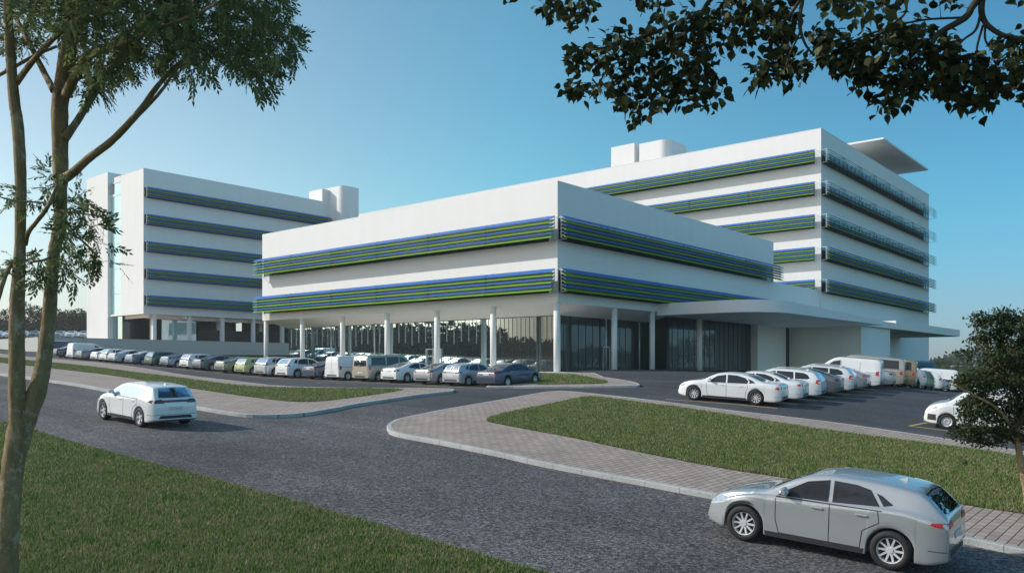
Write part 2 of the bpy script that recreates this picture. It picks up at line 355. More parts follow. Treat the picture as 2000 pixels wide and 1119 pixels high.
def _U(r2): return np.where(r2 > 1e-9, r2*np.log(np.maximum(r2, 1e-9)), 0.0)
_n = len(CP); _K = _U(((CP[:, None, :2]-CP[None, :, :2])**2).sum(2)); _K += np.eye(_n)*60.0
_A = np.zeros((_n+3, _n+3)); _A[:_n, :_n] = _K; _A[:_n, _n] = 1; _A[:_n, _n+1:] = CP[:, :2]; _A[_n, :_n] = 1; _A[_n+1:, :_n] = CP[:, :2].T
_w = np.linalg.solve(_A, np.concatenate([CP[:, 2], [0, 0, 0]]))
def Gv(X, Y):
    X = np.asarray(X, float); Y = np.asarray(Y, float); sh = X.shape; X = X.ravel(); Y = Y.ravel()
    r2 = (X[:, None]-CP[None, :, 0])**2+(Y[:, None]-CP[None, :, 1])**2
    z = _U(r2)@_w[:_n]+_w[_n]+_w[_n+1]*X+_w[_n+2]*Y
    d = np.sqrt((X+15)**2+(Y-60)**2); s = np.clip((d-120)/120, 0, 1); s = s*s*(3-2*s)
    far = np.where(X < 0, 2.5, -2.5)*np.clip(np.abs(X)/60, 0, 1)
    z = np.clip(z, -7, 5)*(1-s)+far*s
    return z.reshape(sh)
def G(x, y): return float(Gv(np.array([x]), np.array([y]))[0])
_Ys = np.exp(np.linspace(math.log(4), math.log(260), 900))
def gp(u, v, off=0.0):
    """where the sight line of a photo point meets the ground"""
    X = _Ys*(u-1000)/F; Z = _Ys*(HZ-v)/F; d = Z-(Gv(X, _Ys)+off)
    idx = np.where((d[:-1] > 0) & (d[1:] <= 0))[0]
    if len(idx) == 0: raise ValueError('no hit %s %s' % (u, v))
    i = idx[0]; f = d[i]/(d[i]-d[i+1]); y = _Ys[i]*(1-f)+_Ys[i+1]*f
    return (y*(u-1000)/F, y)
def px(u, v, depth): return Vector(((u-1000)/F*depth, depth, (HZ-v)/F*depth))
def drape(name, poly, off, mat, step=1.5, skirt=None, parent=None):
    V, Fc = fill2d(poly, step)
    z = Gv(V[:, 0], V[:, 1])+off
    V3 = [tuple(v) for v in np.column_stack([V, z])]
    return mesh_np(name, V3, Fc, mat, parent)
# ================================================================= GROUND
random.seed(7); rng = np.random.default_rng(7)
# one sheet of earth out to the horizon
ax = np.concatenate([-np.geomspace(4000, 170, 26), np.linspace(-160, 130, 117), np.geomspace(140, 4000, 26)])
ay = np.concatenate([-np.geomspace(4000, 90, 22), np.linspace(-80, 200, 113), np.geomspace(215, 6000, 26)])
XX, YY = np.meshgrid(ax, ay); ZZ = Gv(XX, YY)-0.22
nx, ny = len(ax), len(ay); V = np.column_stack([XX.ravel(), YY.ravel(), ZZ.ravel()])
idx = np.arange(nx*ny).reshape(ny, nx)
Fq = np.stack([idx[:-1, :-1], idx[:-1, 1:], idx[1:, 1:], idx[1:, :-1]], -1).reshape(-1, 4)
tag(mesh_np('ground', V, Fq, M['turf'], smooth=True), kind='structure')
def ext(p, d, s): return (p[0]+d.x*s, p[1]+d.y*s)
# road (asphalt) sheet: everything between the near verge and the building
b0, b1 = -45, 125
road_poly = [BT(b0, -3), BT(b0, 30), BT(b1, 30), BT(b1, -3)]
tag(drape('road', road_poly, 0.0, M['asphalt'], 1.6), kind='structure')
lot_poly = [BT(-45, 26), BT(-45, 110), BT(41, 110), BT(41, 51.5), BT(84, 51), BT(126, 51), BT(126, 26)]
tag(drape('parking_lot', lot_poly, 0.006, M['lot'], 1.6), kind='structure')

def grass_blades(name, poly, off, dens, hgt, label, wid=0.008, dref=12.0, holes=()):
    p = np.array(poly); lo = p.min(0); hi = p.max(0); A = (hi-lo).prod(); n = int(A*dens)
    X = rng.uniform(lo[0], hi[0], n); Y = rng.uniform(lo[1], hi[1], n)
    d = np.sqrt(X*X+Y*Y); keep = (rng.random(n) < np.clip((dref/np.maximum(d, 1))**1.6, 0.03, 1)) & (Y > 3.0) & (np.abs(X) < 0.70*Y+2)
    X = X[keep]; Y = Y[keep]; keep = inpoly(X, Y, poly); d = np.sqrt(X*X+Y*Y)
    X = X[keep]; Y = Y[keep]; d = d[keep]; n = len(X); Z = Gv(X, Y)+off
    s = np.clip(d/dref, 1, 3.2); h = hgt*rng.uniform(0.55, 1.35, n)*np.clip(s, 1, 1.5); w_ = wid*s*rng.uniform(0.7, 1.4, n)
    a = rng.uniform(0, 2*math.pi, n); la = rng.uniform(0, 2*math.pi, n); ll = h*rng.uniform(0.1, 0.9, n)
    dx, dy = np.cos(a)*w_, np.sin(a)*w_; lx, ly = np.cos(la)*ll, np.sin(la)*ll
    V = np.stack([np.column_stack([X-dx, Y-dy, Z-0.01]), np.column_stack([X+dx, Y+dy, Z-0.01]), np.column_stack([X+lx, Y+ly, Z+h])], 1).reshape(-1, 3)
    Fc = np.arange(3*n).reshape(-1, 3)
    o = mesh_np(name, V, Fc, M['blades'], rnd=rng.random(n))
    tag(o, label, 'grass', kind='stuff'); print(name, n)
def offset_poly(poly, dist):
    n = len(poly); area = sum(poly[i][0]*poly[(i+1) % n][1]-poly[(i+1) % n][0]*poly[i][1] for i in range(n))
    sg = 1 if area > 0 else -1; out = []
    for i in range(n):
        a, b, c = Vector(poly[i-1]), Vector(poly[i]), Vector(poly[(i+1) % n])
        e1 = (b-a).normalized() if (b-a).length > 1e-6 else Vector((1, 0)); e2 = (c-b).normalized() if (c-b).length > 1e-6 else e1
        nn = Vector((-e1.y, e1.x))+Vector((-e2.y, e2.x)); nn = nn.normalized() if nn.length > 1e-6 else Vector((-e1.y, e1.x))
        cs = max(0.5, nn.dot(Vector((-e1.y, e1.x))))
        out.append((b.x+nn.x*dist*sg/cs, b.y+nn.y*dist*sg/cs))
    return out
def dense(poly, step=1.2):
    out = []
    for i in range(len(poly)):
        a = Vector(poly[i]); b = Vector(poly[(i+1) % len(poly)]); n = max(1, int((b-a).length/step))
        for k in range(n): out.append(tuple(a.lerp(b, k/n)))
    return out
KH = 0.14
def island(outer, kw=0.16, pname='pavement', step=1.2):
    outer = dense(outer, 1.0); inner = offset_poly(outer, kw)
    bot = Gv(*np.array(outer).T)-0.05; top = bot+0.05+KH; ti = Gv(*np.array(inner).T)+KH; n = len(outer)
    lip = offset_poly(outer, 0.02)
    vs = [(x, y, z) for (x, y), z in zip(outer, bot)]+[(x, y, z-0.02) for (x, y), z in zip(outer, top)]+[(x, y, z) for (x, y), z in zip(lip, top)]+[(x, y, z+0.002) for (x, y), z in zip(inner, ti)]+[(x, y, z-0.1) for (x, y), z in zip(inner, ti)]
    fs = []
    for k in range(4):
        fs += [(k*n+i, k*n+(i+1) % n, (k+1)*n+(i+1) % n, (k+1)*n+i) for i in range(n)]
    tag(mesh_np('kerb', vs, fs, M['kerb']), kind='structure')
    tag(drape(pname, inner, KH-0.004, M['paving'], step), kind='structure')
    return inner
T = KH
# --- right island
up = [(755.3, 832), (756.5, 828), (759.5, 825), (773.5, 818), (801.5, 811.7), (875, 797), (980, 779.5), (1050, 767), (1071, 764), (1102, 763), (1155, 767.5), (1242, 777), (1400, 797), (1530, 812), (1660, 828), (1864, 858), (2000, 880)]
dn = [(2000, 1073), (1850, 1042), (1620, 1003), (1400, 965), (1260, 939), (1155, 920), (1050, 900), (980, 884.5), (875, 863.5), (805, 851), (775, 845), (760, 840)]
upw = [gp(u, v, T) for u, v in up]; dnw = [gp(u, v, T) for u, v in dn]
outer = catmull(upw, 3)+[ext(upw[-1], -D1, 30)]+[ext(dnw[0], -D1, 30)]+catmull(dnw, 3)
inner = island(outer, 0.17)
gu = [(950, 819), (954, 816), (966, 811.7), (1015, 800.5), (1085, 786.5), (1127, 777.7), (1155, 774.5), (1200, 779), (1260, 787), (1400, 806), (1490, 821), (1660, 846), (1864, 872), (1983, 890)]
gd = [(2000, 1003), (1900, 988), (1819, 975), (1549, 935), (1400, 912), (1225, 877.5), (1120, 855), (1015, 835.5), (959, 824.5), (951, 821.5)]
guw = [gp(u, v, T) for u, v in gu]; gdw = [gp(u, v, T) for u, v in gd]
lawn_r = catmull(guw, 3)+[ext(guw[-1], -D1, 28)]+[ext(gdw[0], -D1, 28)]+catmull(gdw, 3)
tag(drape('lawn', lawn_r, T+0.01, M['turf'], 1.2), kind='structure')
grass_blades('lawn_grass', lawn_r, T+0.01, 2200, 0.045, 'mown green and brown grass inside the paved island on the right', dref=16)
# --- left island
lu = [(0, 690.5), (60, 697), (186, 707), (312, 723.5), (440, 741), (525, 751), (610, 755), (720, 756.5), (815, 757), (878, 758.5), (888, 760)]
ld = [(884, 763), (820, 770), (758, 779), (700, 787.5), (650, 797), (600, 805), (560, 808.5), (520, 809.5), (480, 808), (440, 803), (400, 796.5), (300, 779), (207, 760), (144, 748.6), (60, 737), (0, 729)]
luw = [gp(u, v, T) for u, v in lu]; ldw = [gp(u, v, T) for u, v in ld]
outer = [ext(luw[0], D1, 26)]+catmull(luw, 2)+catmull(ldw, 3)+[ext(ldw[-1], D1, 60)]
island(outer, 0.17)
tu = [(0, 698), (60, 704), (186, 716.5), (312, 733), (440, 750), (525, 756), (610, 758), (720, 758.5), (790, 760.5)]
td = [(770, 764.5), (720, 772), (640, 782), (580, 784.5), (530, 780), (440, 768), (375, 758), (312, 748.7), (186, 728.7), (60, 714.5), (0, 708)]
tuw = [gp(u, v, T) for u, v in tu]; tdw = [gp(u, v, T) for u, v in td]
lawn_l = [ext(tuw[0], D1, 22)]+catmull(tuw, 2)+catmull(tdw, 2)+[ext(tdw[-1], D1, 40)]
tag(drape('verge', lawn_l, T+0.01, M['turf'], 1.2), kind='structure')
grass_blades('verge_grass', lawn_l, T+0.01, 1000, 0.05, 'green grass strip between the two pavements on the left', dref=16)
# --- near verge, lower left
ne = [(0, 823), (65, 841), (200, 880), (300, 905), (400, 931), (560, 975), (700, 1014), (880, 1066), (1060, 1117), (1200, 1157)]
new_ = [gp(u, v, 0.05) for u, v in ne]
lawn_n = dense([ext(new_[0], D1, 60)]+catmull(new_, 3)+[ext(new_[-1], -D1, 30), BT(-35, -30), BT(90, -30)], 2.0)
jig = [(x+random.uniform(-.04, .04), y+random.uniform(-.04, .04)) for x, y in lawn_n]
tag(drape('near_lawn', jig, 0.05, M['turf'], 1.5), kind='structure')
grass_blades('near_lawn_grass', jig, 0.05, 4200, 0.045, 'green and straw coloured grass in the lower left corner beside the road', dref=9)
# --- front garden by the building corner
fo = [(948.5, 755.5), (1000, 754.5), (1050, 754), (1150, 753), (1230, 752.3), (1249.5, 751.5), (1246, 748), (1237, 745), (1205, 739.5), (1180, 736)]
fow = [gp(u, v, T) for u, v in fo]
bl = [BT(84, 52.3), BT(84, 46.0), BT(40.8, 46.0)]
outer = catmull(fow, 2)+[BT(36, 52.3), BT(60, 52.3)]+bl
island(outer, 0.16)
gl = [(1052, 751), (1120, 750), (1176, 748.6), (1186, 746.5), (1182, 743), (1150, 736.5), (1134, 733.8), (1120, 731.5)]
glw = [gp(u, v, T) for u, v in gl]
lawn_f = catmull(glw, 2)+[BT(43, 51.5), BT(83, 51.5), BT(83, 47.2), BT(42, 47.2)]
tag(drape('front_lawn', lawn_f, T+0.012, M['turf'], 1.5), kind='structure')
grass_blades('front_lawn_grass', lawn_f, T+0.012, 500, 0.07, 'bright green grass in front of the glazed ground floor', dref=22)

# --- yellow bay lines
def line_poly(a, b, w_):
    a = Vector(a); b = Vector(b); d = (b-a).normalized(); n = Vector((-d.y, d.x))*w_/2
    return [tuple(a-n), tuple(b-n), tuple(b+n), tuple(a+n)]
def bay_line(a, b, label, w_=0.13):
    o = drape('bay_line', line_poly(a, b, w_), 0.012, M['bay'], 1.2)
    tag(o, kind='structure'); return o
# ================================================================= BUILDINGS (local frame: x = t along the entrance side, y = b along the glazed side)
P0 = Vector((3.77, 68, 0))
def broot(name, t0, b0, z0):
    d = D2*t0+D1*b0; o = empty(name, (P0.x+d.x, P0.y+d.y, z0), ANG); return o, (t0, b0, z0)
def arcpts(cx, cy, r, a0, a1, n=10): return [(cx+r*math.cos(R(a0+(a1-a0)*i/n)), cy+r*math.sin(R(a0+(a1-a0)*i/n))) for i in range(n+1)]
def louvre(root, org, run, a0, a1, plane, z0, z1, nb=6, reach=1.15, gap=0.0, bay=7.2, mull=1.8, win0=None, win1=None, wall0=-99):
    """a bank of tilted blades on a facade. run 'b': facade plane t=plane facing -t; run 't': facade plane b=plane facing -b"""
    def q(a, d, z): return (plane-d, a, z) if run == 'b' else (a, plane-d, z)
    def bx(m, a_0, a_1, d0, d1, za, zb, mi=0):
        p = q(a_0, d0, za); r_ = q(a_1, d1, zb); m.box(p[0], r_[0], p[1], r_[1], za, zb, mi)
    # window strip with mullions, set in the wall
    wm = MB(org); bx(wm, a0 if win0 is None else win0, a1 if win1 is None else win1, 0.012, -0.05, z0-0.05, z1+0.05)
    w_ = wm.build('window_strip', M['strip_glass'], root)
    mm = MB(org); n = max(2, int((a1-a0)/mull)); w0 = a0 if win0 is None else win0; w1 = a1 if win1 is None else win1
    for i in range(n+1):
        a = w0+.04+(w1-w0-.08)*i/n; bx(mm, a-0.035, a+0.035, 0.06, 0.0, z0-0.04, z1+0.04)
    bx(mm, w0, w1, 0.05, 0.0, (z0+z1)/2-0.03, (z0+z1)/2+0.03)
    mm.build('mullion', M['dark_metal'], w_)
    # blades
    m = MB(org); H = z1-z0; pitch = H/nb; ca, sa = math.cos(R(34)), math.sin(R(34))
    segs = max(1, round((a1-a0)/bay))
    for k in range(nb):
        L = 0.60; zc = z1-pitch*(k+0.42); mi = 0 if k % 2 == 0 else 1
        for s in range(segs):
            s0 = a0+(a1-a0)*s/segs+(0.03 if s else 0); s1 = a0+(a1-a0)*(s+1)/segs-(0.03 if s < segs-1 else 0)
            zc2 = zc+random.uniform(-.006, .006)
            # inclined plate: inner edge high, outer edge low, slightly thicker nose
            di, do, zi, zo = reach-L*ca/2, reach+L*ca/2, zc2+L*sa/2, zc2-L*sa/2
            sec = [(di, zi), (do-.05, zo+.05), (do+.005, zo+.012), (do, zo-.03), (do-.08, zo-.005), (di-.01, zi-.02)]
            ns = len(sec); vs = [q(s0, d, z) for d, z in sec]+[q(s1, d, z) for d, z in sec]
            fs = [(i, (i+1) % ns, ns+(i+1) % ns, ns+i) for i in range(ns)]+[tuple(range(ns-1, -1, -1)), tuple(range(ns, 2*ns))]
            m.add(vs, fs, mi)
    lb = m.build('louvre_bank', [M['blue'], M['green']], root)
    # frame and brackets
    for s in range(segs+1):
        a = a0+(a1-a0)*s/segs; a += 0.04 if s == 0 else (-0.04 if s == segs else 0)
        for off in ((0,) if s in (0, segs) else (-0.45, 0.45)):
            aa = a+off; fr = MB(org)
            bx(fr, aa-0.018, aa+0.018, reach-0.27, reach-0.23, z0-0.02, z1+0.06)
            for za, zb in ((z1+0.02, z1+0.06), (z0-0.02, z0+0.02)):
                if s == 0 and a0 < wall0: bx(fr, aa-0.015, wall0+0.10, reach-0.27, reach-0.23, za, zb); bx(fr, wall0+0.07, wall0+0.10, reach-0.23, 0, za, zb)
                else: bx(fr, aa-0.015, aa+0.015, reach-0.23, 0, za, zb)
            for k in range(nb):
                zc = z1-pitch*(k+0.42); bx(fr, aa-0.012, aa+0.012, reach-0.24, reach-0.02, zc-0.03, zc-0.0)
            fr.build('bracket', M['frame_white'] if s in (0, segs) else M['dark_metal'], lb)

# ---------------- front block
root, org = broot('front_block', 0, 0, -0.5)
tag(root, 'white two storey block on round columns with glazed ground floor, nearest the road junction', 'building')
TT, BB = 44.3, 43.1; ZS = 5.3; ZR = 15.3
Lv = [(10.45, 12.25), (6.15, 7.95)]
m = MB(org)
def wallring(m, t0, t1, b0, b1, z0, z1, th=0.3, holes=()):
    m.box(t0, t1, b0, b0+th, z0, z1); m.box(t0, t1, b1-th, b1, z0, z1)
    m.box(t0, t0+th, b0+th, b1-th, z0, z1); m.box(t1-th, t1, b0+th, b1-th, z0, z1)
wallring(m, 0, TT, 0, BB, ZS, ZR)
m.build('wall', M['wall'], root)
m = MB(org); m.box(0.3, TT-0.3, 0.3, BB-0.3, ZR-0.7, ZR-0.45); m.build('roof', M['concrete'], root)
# expansion joints and parapet capping
m = MB(org); m.box(-0.01, TT, -0.01, 0.33, ZR, ZR+0.05); m.box(-0.01, 0.33, 0.33, BB, ZR, ZR+0.05); m.box(TT-.3, TT, .33, BB, ZR, ZR+0.05)
m.build('parapet_cap', M['frame_white'], root)
for z0, z1 in Lv:
    louvre(root, org, 'b', -0.4, BB-0.15, 0.0, z0, z1, 6, win0=0.9, win1=BB-0.4, wall0=0)
    louvre(root, org, 't', -0.75, TT-0.15, 0.0, z0, z1, 6, win0=0.15, win1=TT-0.4, wall0=0)
# sloping soffit towards the recessed glazing
gt, gb, gz = 3.6, 2.9, 4.5
m = MB(org)
m.add([(0.02, 0.02, ZS), (0.02, BB-0.02, ZS), (gt, BB-0.02, gz), (gt, gb, gz), (TT-0.02, 0.02, ZS), (TT-0.02, gb, gz), (TT-.02, BB-.02, gz), (0.5, 0.5, ZS+.3), (TT-.5, .5, ZS+.3), (TT-.5, BB-.5, ZS+.3), (.5, BB-.5, ZS+.3)],
      [(0, 1, 2, 3), (0, 3, 5, 4), (3, 2, 6, 5), (7, 8, 9, 10)])
m.build('soffit', M['soffit'], root)
# glazed ground floor
def glazing(root, org, run, a0, a1, plane, z0, z1, step=1.2, fins=True, name='glazed_wall', mat='glass', face=1):
    def bx(m, aa, ab, d0, d1, za, zb):
        if run == 'b': m.box(plane-d0, plane-d1, aa, ab, za, zb)
        else: m.box(aa, ab, plane-d0, plane-d1, za, zb)
    n = max(1, round((a1-a0)/step)); m = MB(org)
    for i in range(n):
        s0 = a0+(a1-a0)*i/n; s1 = a0+(a1-a0)*(i+1)/n
        # each sheet sits at a hair different angle, as real glazing does
        e0, e1 = random.uniform(-.004, .004), random.uniform(-.004, .004)
        vs = []
        for (aa, e) in ((s0, e0), (s1, e1)):
            for zz in (z0, z1):
                vs.append((plane+e, aa, zz) if run == 'b' else (aa, plane+e, zz))
        m.add(vs, [(0, 2, 3, 1)])
    bx(m, a0, a1, -0.03, -0.25, z0, z1)
    g = m.build(name, M[mat], root)
    m = MB(org)
    for i in range(n+1):
        a = a0+(a1-a0)*i/n; bx(m, a-0.02, a+0.02, 0.03, -0.02, z0, z1)
    bx(m, a0, a1, 0.035, -0.02, z0, z0+0.06); bx(m, a0, a1, 0.035, -0.02, z1-0.06, z1)
    m.build('mullion', M['dark_metal'], g)
    if fins:
        m = MB(org); rs = random.Random(3)
        for i in range(n):
            a = a0+(a1-a0)*(i+0.5)/n
            bx(m, a-0.015, a+0.015, 0.06, 0.03, z1-(2.1 if i % 3 else 2.35), z1-0.12)
        m.build('fin', M['metal'], g)
    return g
glazing(root, org, 'b', gb, BB-0.1, gt, -0.52, gz, 1.0)
glazing(root, org, 't', gt, 19.5, gb, -0.52, gz, 1.15, fins=False)
glazing(root, org, 't', 19.5, 39.6, 0.9, -0.52, 5.02, 1.15, fins=False)
glazing(root, org, 'b', 0.9, gb, 19.5, -0.52, 5.0, 1.0, fins=False)
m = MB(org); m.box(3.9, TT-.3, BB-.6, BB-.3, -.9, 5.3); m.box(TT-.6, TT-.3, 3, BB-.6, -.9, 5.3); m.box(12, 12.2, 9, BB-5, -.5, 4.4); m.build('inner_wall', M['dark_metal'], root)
glazing(root, org, 't', 48.2, 50.2, 0.3, -2.5, 5.0, 1.0, fins=False)
# round columns
def column(root, org, t, b, z0, z1, r=0.27, name='column'):
    m = MB(org); m.cyl(t, b, z0, z1, r, 24); m.cyl(t, b, z0, z0+0.05, r+0.03, 24); return m.build(name, M['wall'], root, smooth=True)
for i in range(7): column(root, org, 0.32, 0.32+i*(BB-0.64)/6, -0.6, ZS)
for t in (9.0, 15.7): column(root, org, t, 0.32, -0.9, ZS)
column(root, org, 22.9, -1.0, -0.9, 4.97, 0.3)
# light steel posts behind the columns
for b in (0.0,): pass
m = MB(org)
for x_, y_ in ((3.7, gb-.35), (11.0, gb-.35), (17.0, gb-.35), (gt-.3, 27.0), (gt-.3, 34.5)):
    m = MB(org); m.cyl(x_, y_, -0.52, gz+.05, 0.07, 12); m.build('post', M['metal'], root, smooth=True)
# doors
def door(root, org, run, a0, a1, plane, z0, z1, leaves=2):
    def bx(m, aa, ab, d0, d1, za, zb):
        if run == 'b': m.box(plane-d0, plane-d1, aa, ab, za, zb)
        else: m.box(aa, ab, plane-d0, plane-d1, za, zb)
    m = MB(org); w_ = 0.08
    for i in range(leaves+1):
        a = a0+(a1-a0)*i/leaves; bx(m, a-w_/2, a+w_/2, 0.12, 0.045, z0, z1)
    bx(m, a0, a1, 0.12, 0.045, z1-w_, z1); bx(m, a0, a1, 0.12, 0.045, z0, z0+0.1)
    d = m.build('door', M['metal'], root)
    m = MB(org)
    for i in range(1, 2):
        a = (a0+a1)/2; bx(m, a-0.16, a-0.12, 0.18, 0.13, z0+0.85, z0+1.25); bx(m, a+0.12, a+0.16, 0.18, 0.13, z0+0.85, z0+1.25)
    m.build('handle', M['dark_metal'], d)
door(root, org, 'b', 17.2, 19.3, gt, -0.5, 1.75)
door(root, org, 't', 10.9, 12.0, gb, -0.5, 1.85, 1)
# floor of the recess
m = MB(org); m.box(-1.6, 19.2, -1.6, BB, -0.9, -0.5); m.build('plinth_floor', M['wall'], root)
m = MB(org); m.box(19.21, 60, -11.6, 0.9, -2.6, -0.75); m.build('plinth_floor', M['soffit'], root)
# entrance canopy with a rounded corner and a tapering fascia
cz = 4.95
outl = [(16.1, 0.02), (16.1, -6.4)]+arcpts(20.9, -6.4, 4.8, 180, 270, 14)[1:]+[(50.0, -11.2), (50.0, 0.02)]
def ctop(x, y): return 6.08-max(0, x-22)*0.022
m = MB(org); m.prism(outl, cz, ctop); cn = m.build('canopy', M['wall'], root)
inn = [(16.4, 0.0), (16.4, -6.4)]+arcpts(20.9, -6.4, 4.5, 180, 270, 14)[1:]+[(49.7, -10.9), (49.7, 0.0)]
m = MB(org); m.prism(inn, cz-0.03, cz+0.01); m.build('canopy_soffit', M['soffit'], cn)
# blank walls under the canopy, two storey link, vestibule
m = MB(org); m.box(39.6, 48.2, 0.0, 1.4, -2.6, 4.95); m.build('blank_wall', M['soffit'], root)
m = MB(org); m.box(50.2, 62.0, -8.7, 0.0, -2.9, 4.93); m.build('vestibule_wall', M['wall'], root)
m = MB(org); m.box(49.9, 50.19, -8.75, 0.25, -2.9, 4.93); m.build('blank_wall', M['soffit'], root)
m = MB(org); m.box(50.01, 62.2, -9.3, 0.0, 4.95, 5.75); m.build('link_slab', M['wall'], root)
m = MB(org); m.box(TT, 60.2, 0.0, 0.3, 4.9, 10.45); m.box(TT, 60.2, 0.3, 12, 10.1, 10.3); m.build('link_wall', M['wall'], root)

# ---------------- tower block
root, org = broot('ward_block', 60.3, -0.15, -3)
tag(root, 'tallest white block at the right with five louvred storeys and a flat white roof canopy', 'building')
t0, t1, bb0, bb1 = 60.3, 118.0, -0.15, 101.0; ZR = 32.95
m = MB(org); wallring(m, t0, t1, bb0, bb1, 4.0, ZR)
m.box(62.3, t1, bb0, bb0+0.3, -4, 4.0); m.box(t1-.3, t1, bb0+.3, 20, -4, 4.0)
m.build('wall', M['wall'], root)
m = MB(org); m.box(t0+.3, t1-.3, bb0+.3, bb1-.3, ZR-1.0, ZR-0.7); m.build('roof', M['concrete'], root)
m = MB(org); m.box(t0-.03, t1, bb0-.03, bb0+.33, ZR, ZR+.05); m.box(t0-.03, t0+.33, bb0+.33, bb1, ZR, ZR+.05); m.build('parapet_cap', M['frame_white'], root)
zc = [(HZ-v)*113.5/F for v in (291, 354, 418, 481.5, 545.5)]
for z1 in zc:
    louvre(root, org, 'b', bb0+0.55, bb1-25, t0, z1-1.78, z1-0.05, 6, bay=9.0, win0=bb0+0.9)
    louvre(root, org, 't', t0-0.6, t1-0.1, bb0, z1-1.78, z1-0.05, 6, bay=7.2, win0=t0+0.1, win1=t1-0.6, wall0=t0)
louvre(root, org, 't', 70.0, t1-0.1, bb0, -1.4, 0.9, 6, bay=7.2, win1=t1-0.6)
m = MB(org); m.box(62.2, 99.0, -9.4, bb0-0.01, 4.95, 6.05); c2 = m.build('canopy', M['wall'], root)
m = MB(org); m.box(62.5, 98.7, -9.1, bb0-0.03, 4.92, 4.96); m.build('canopy_soffit', M['soffit'], c2)
# roof stair core: a small box, a recess and a round ended shaft
def core(root, org, t, b_lo, z0, z1, flip=1, t_off=0.0):
    pass
m = MB(org); m.box(62.8, 68, 31.5, 36.1, ZR-1, 37.0); m.build('roof_core', M['wall'], root, bev=0.03)
m = MB(org); m.box(64.5, 68, 30.5, 31.5, ZR-1, 36.6); m.build('roof_core', M['wall'], root)
r_ = 1.5; plan = [(63.0, 30.7), (69, 30.7), (69, 25.3)]+arcpts(63.0+r_, 25.3+r_, r_, 270, 180, 8)
m = MB(org); m.prism(plan, ZR-1, 36.7); m.build('roof_core', M['wall'], root, smooth=False)
# flat roof canopy standing over the far part of the roof
m = MB(org); m.box(83.3, 110.6, -1.8, 30, 36.0, 36.28)
hp = m.build('roof_canopy', M['wall'], root)
m = MB(org)
for t in (90, 104):
    for b in (6, 22): m.cyl(t, b, ZR-1, 36.0, 0.35, 16)
m.build('canopy_post', M['metal'], hp, smooth=True)

# ---------------- left block
root, org = broot('side_block', 10.5, 94.3, 4.2)
tag(root, 'white five storey block at the left standing on columns above a long grey retaining wall', 'building')
t0, t1, bb0, bb1 = 10.5, 52.2, 94.3, 108.0; ZR = 32.95; ZB = 9.0
m = MB(org); m.box(t0, t1, bb0, bb0+.3, ZB, ZR); m.box(t0, t0+.3, bb0+.3, 102.6, ZB, ZR); m.box(t1-.3, t1, bb0+.3, bb1, ZB, ZR); m.box(t0+.3, t1-.3, bb1-.3, bb1, ZB, ZR)
m.build('wall', M['wall'], root)
m = MB(org); m.box(t0+.3, t1-.3, bb0+.3, bb1-.3, ZR-.9, ZR-.6); m.build('roof', M['concrete'], root)
m = MB(org); m.box(t0-.03, t1, bb0-.03, bb0+.33, ZR, ZR+.05); m.box(t0-.03, t0+.33, bb0+.33, 102.6, ZR, ZR+.05); m.build('parapet_cap', M['frame_white'], root)
m = MB(org); m.box(t0+.02, t1, bb0+.02, bb1, ZB-.25, ZB+.02); m.box(t0+1.5, t1, bb0+2, bb0+2.4, ZB-.9, ZB-.2)
for k in range(6): m.box(t0+1.0+k*6.6, t0+1.35+k*6.6, bb0+.5, bb1, ZB-.8, ZB-.2)
m.build('soffit', M['soffit'], root)
for v in (365, 418, 471, 524, 576):
    z1 = (HZ-v)*137/F
    louvre(root, org, 't', t0+0.15, 48.2, bb0, z1-1.72, z1-0.05, 5, bay=7.4, reach=0.9)
for k, t in enumerate((12.6, 18.9, 25.2, 31.5, 37.8, 44.1, 50.4)):
    m = MB(org); m.box(t-.3, t+.3, bb0+.35, bb0+.95, 4.1, ZB); m.build('column', M['wall'], root)
m = MB(org)
for t in (14.5, 27, 36, 46): m = MB(org); m.box(t-.25, t+.25, bb0+5, bb0+5.5, 4.1, ZB); m.build('column', M['soffit'], root)
glazing(root, org, 't', t0+0.6, 33.0, bb0+9, 4.2, ZB-.2, 2.4, fins=False)
glazing(root, org, 't', 33.2, 51.5, bb0+7, 4.2, ZB-.2, 2.4, fins=False)
glazing(root, org, 'b', bb0+9, 108.0, t0+.6, 4.2, ZB-.2, 2.4, fins=False)
m = MB(org); m.box(15.3, 21.6, bb0+3.2, bb0+3.4, 4.2, ZB-.4); m.build('glass_screen', M['pale_glass'], root)
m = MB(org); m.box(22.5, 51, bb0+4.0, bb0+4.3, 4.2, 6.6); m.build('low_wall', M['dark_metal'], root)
# stair glazing and stair tower
m = MB(org); m.box(t0+.05, t0+.3, 102.6, 105.1, ZB, 31.9); sg = m.build('stair_window', M['pale_glass'], root)
m = MB(org); m.box(t0-.02, t0+.3, 102.6, 105.1, 31.9, ZR); 
m.box(t0+.3, t0+6, 105.0, 105.1, ZB, 30.2)
m.build('wall', M['wall'], root)
m = MB(org)
for z in (12.6, 16.9, 21.3, 25.6, 29.7): m = MB(org); m.box(t0+.0, t0+.06, 102.6, 105.1, z, z+.08); m.build('transom', M['metal'], sg)
for z in (14.0, 18.5, 23, 27.2): m = MB(org); m.box(t0+.25, t0+.31, 105.1, 107.3, z, z+.08); m.build('transom', M['metal'], sg)
m = MB(org); m.box(t0+.32, t0+.6, 105.1, 107.4, ZB-.2, 29.8); m.build('stair_window', M['pale_glass'], root)
m = MB(org); m.box(t0+.28, t0+6, 105.1, 107.4, 29.8, 30.2); m.build('wall', M['wall'], root)
m = MB(org); m.box(10.2, 30, 107.0, 115.6, 3.0, 34.2); m.build('stair_tower', M['wall'], root)
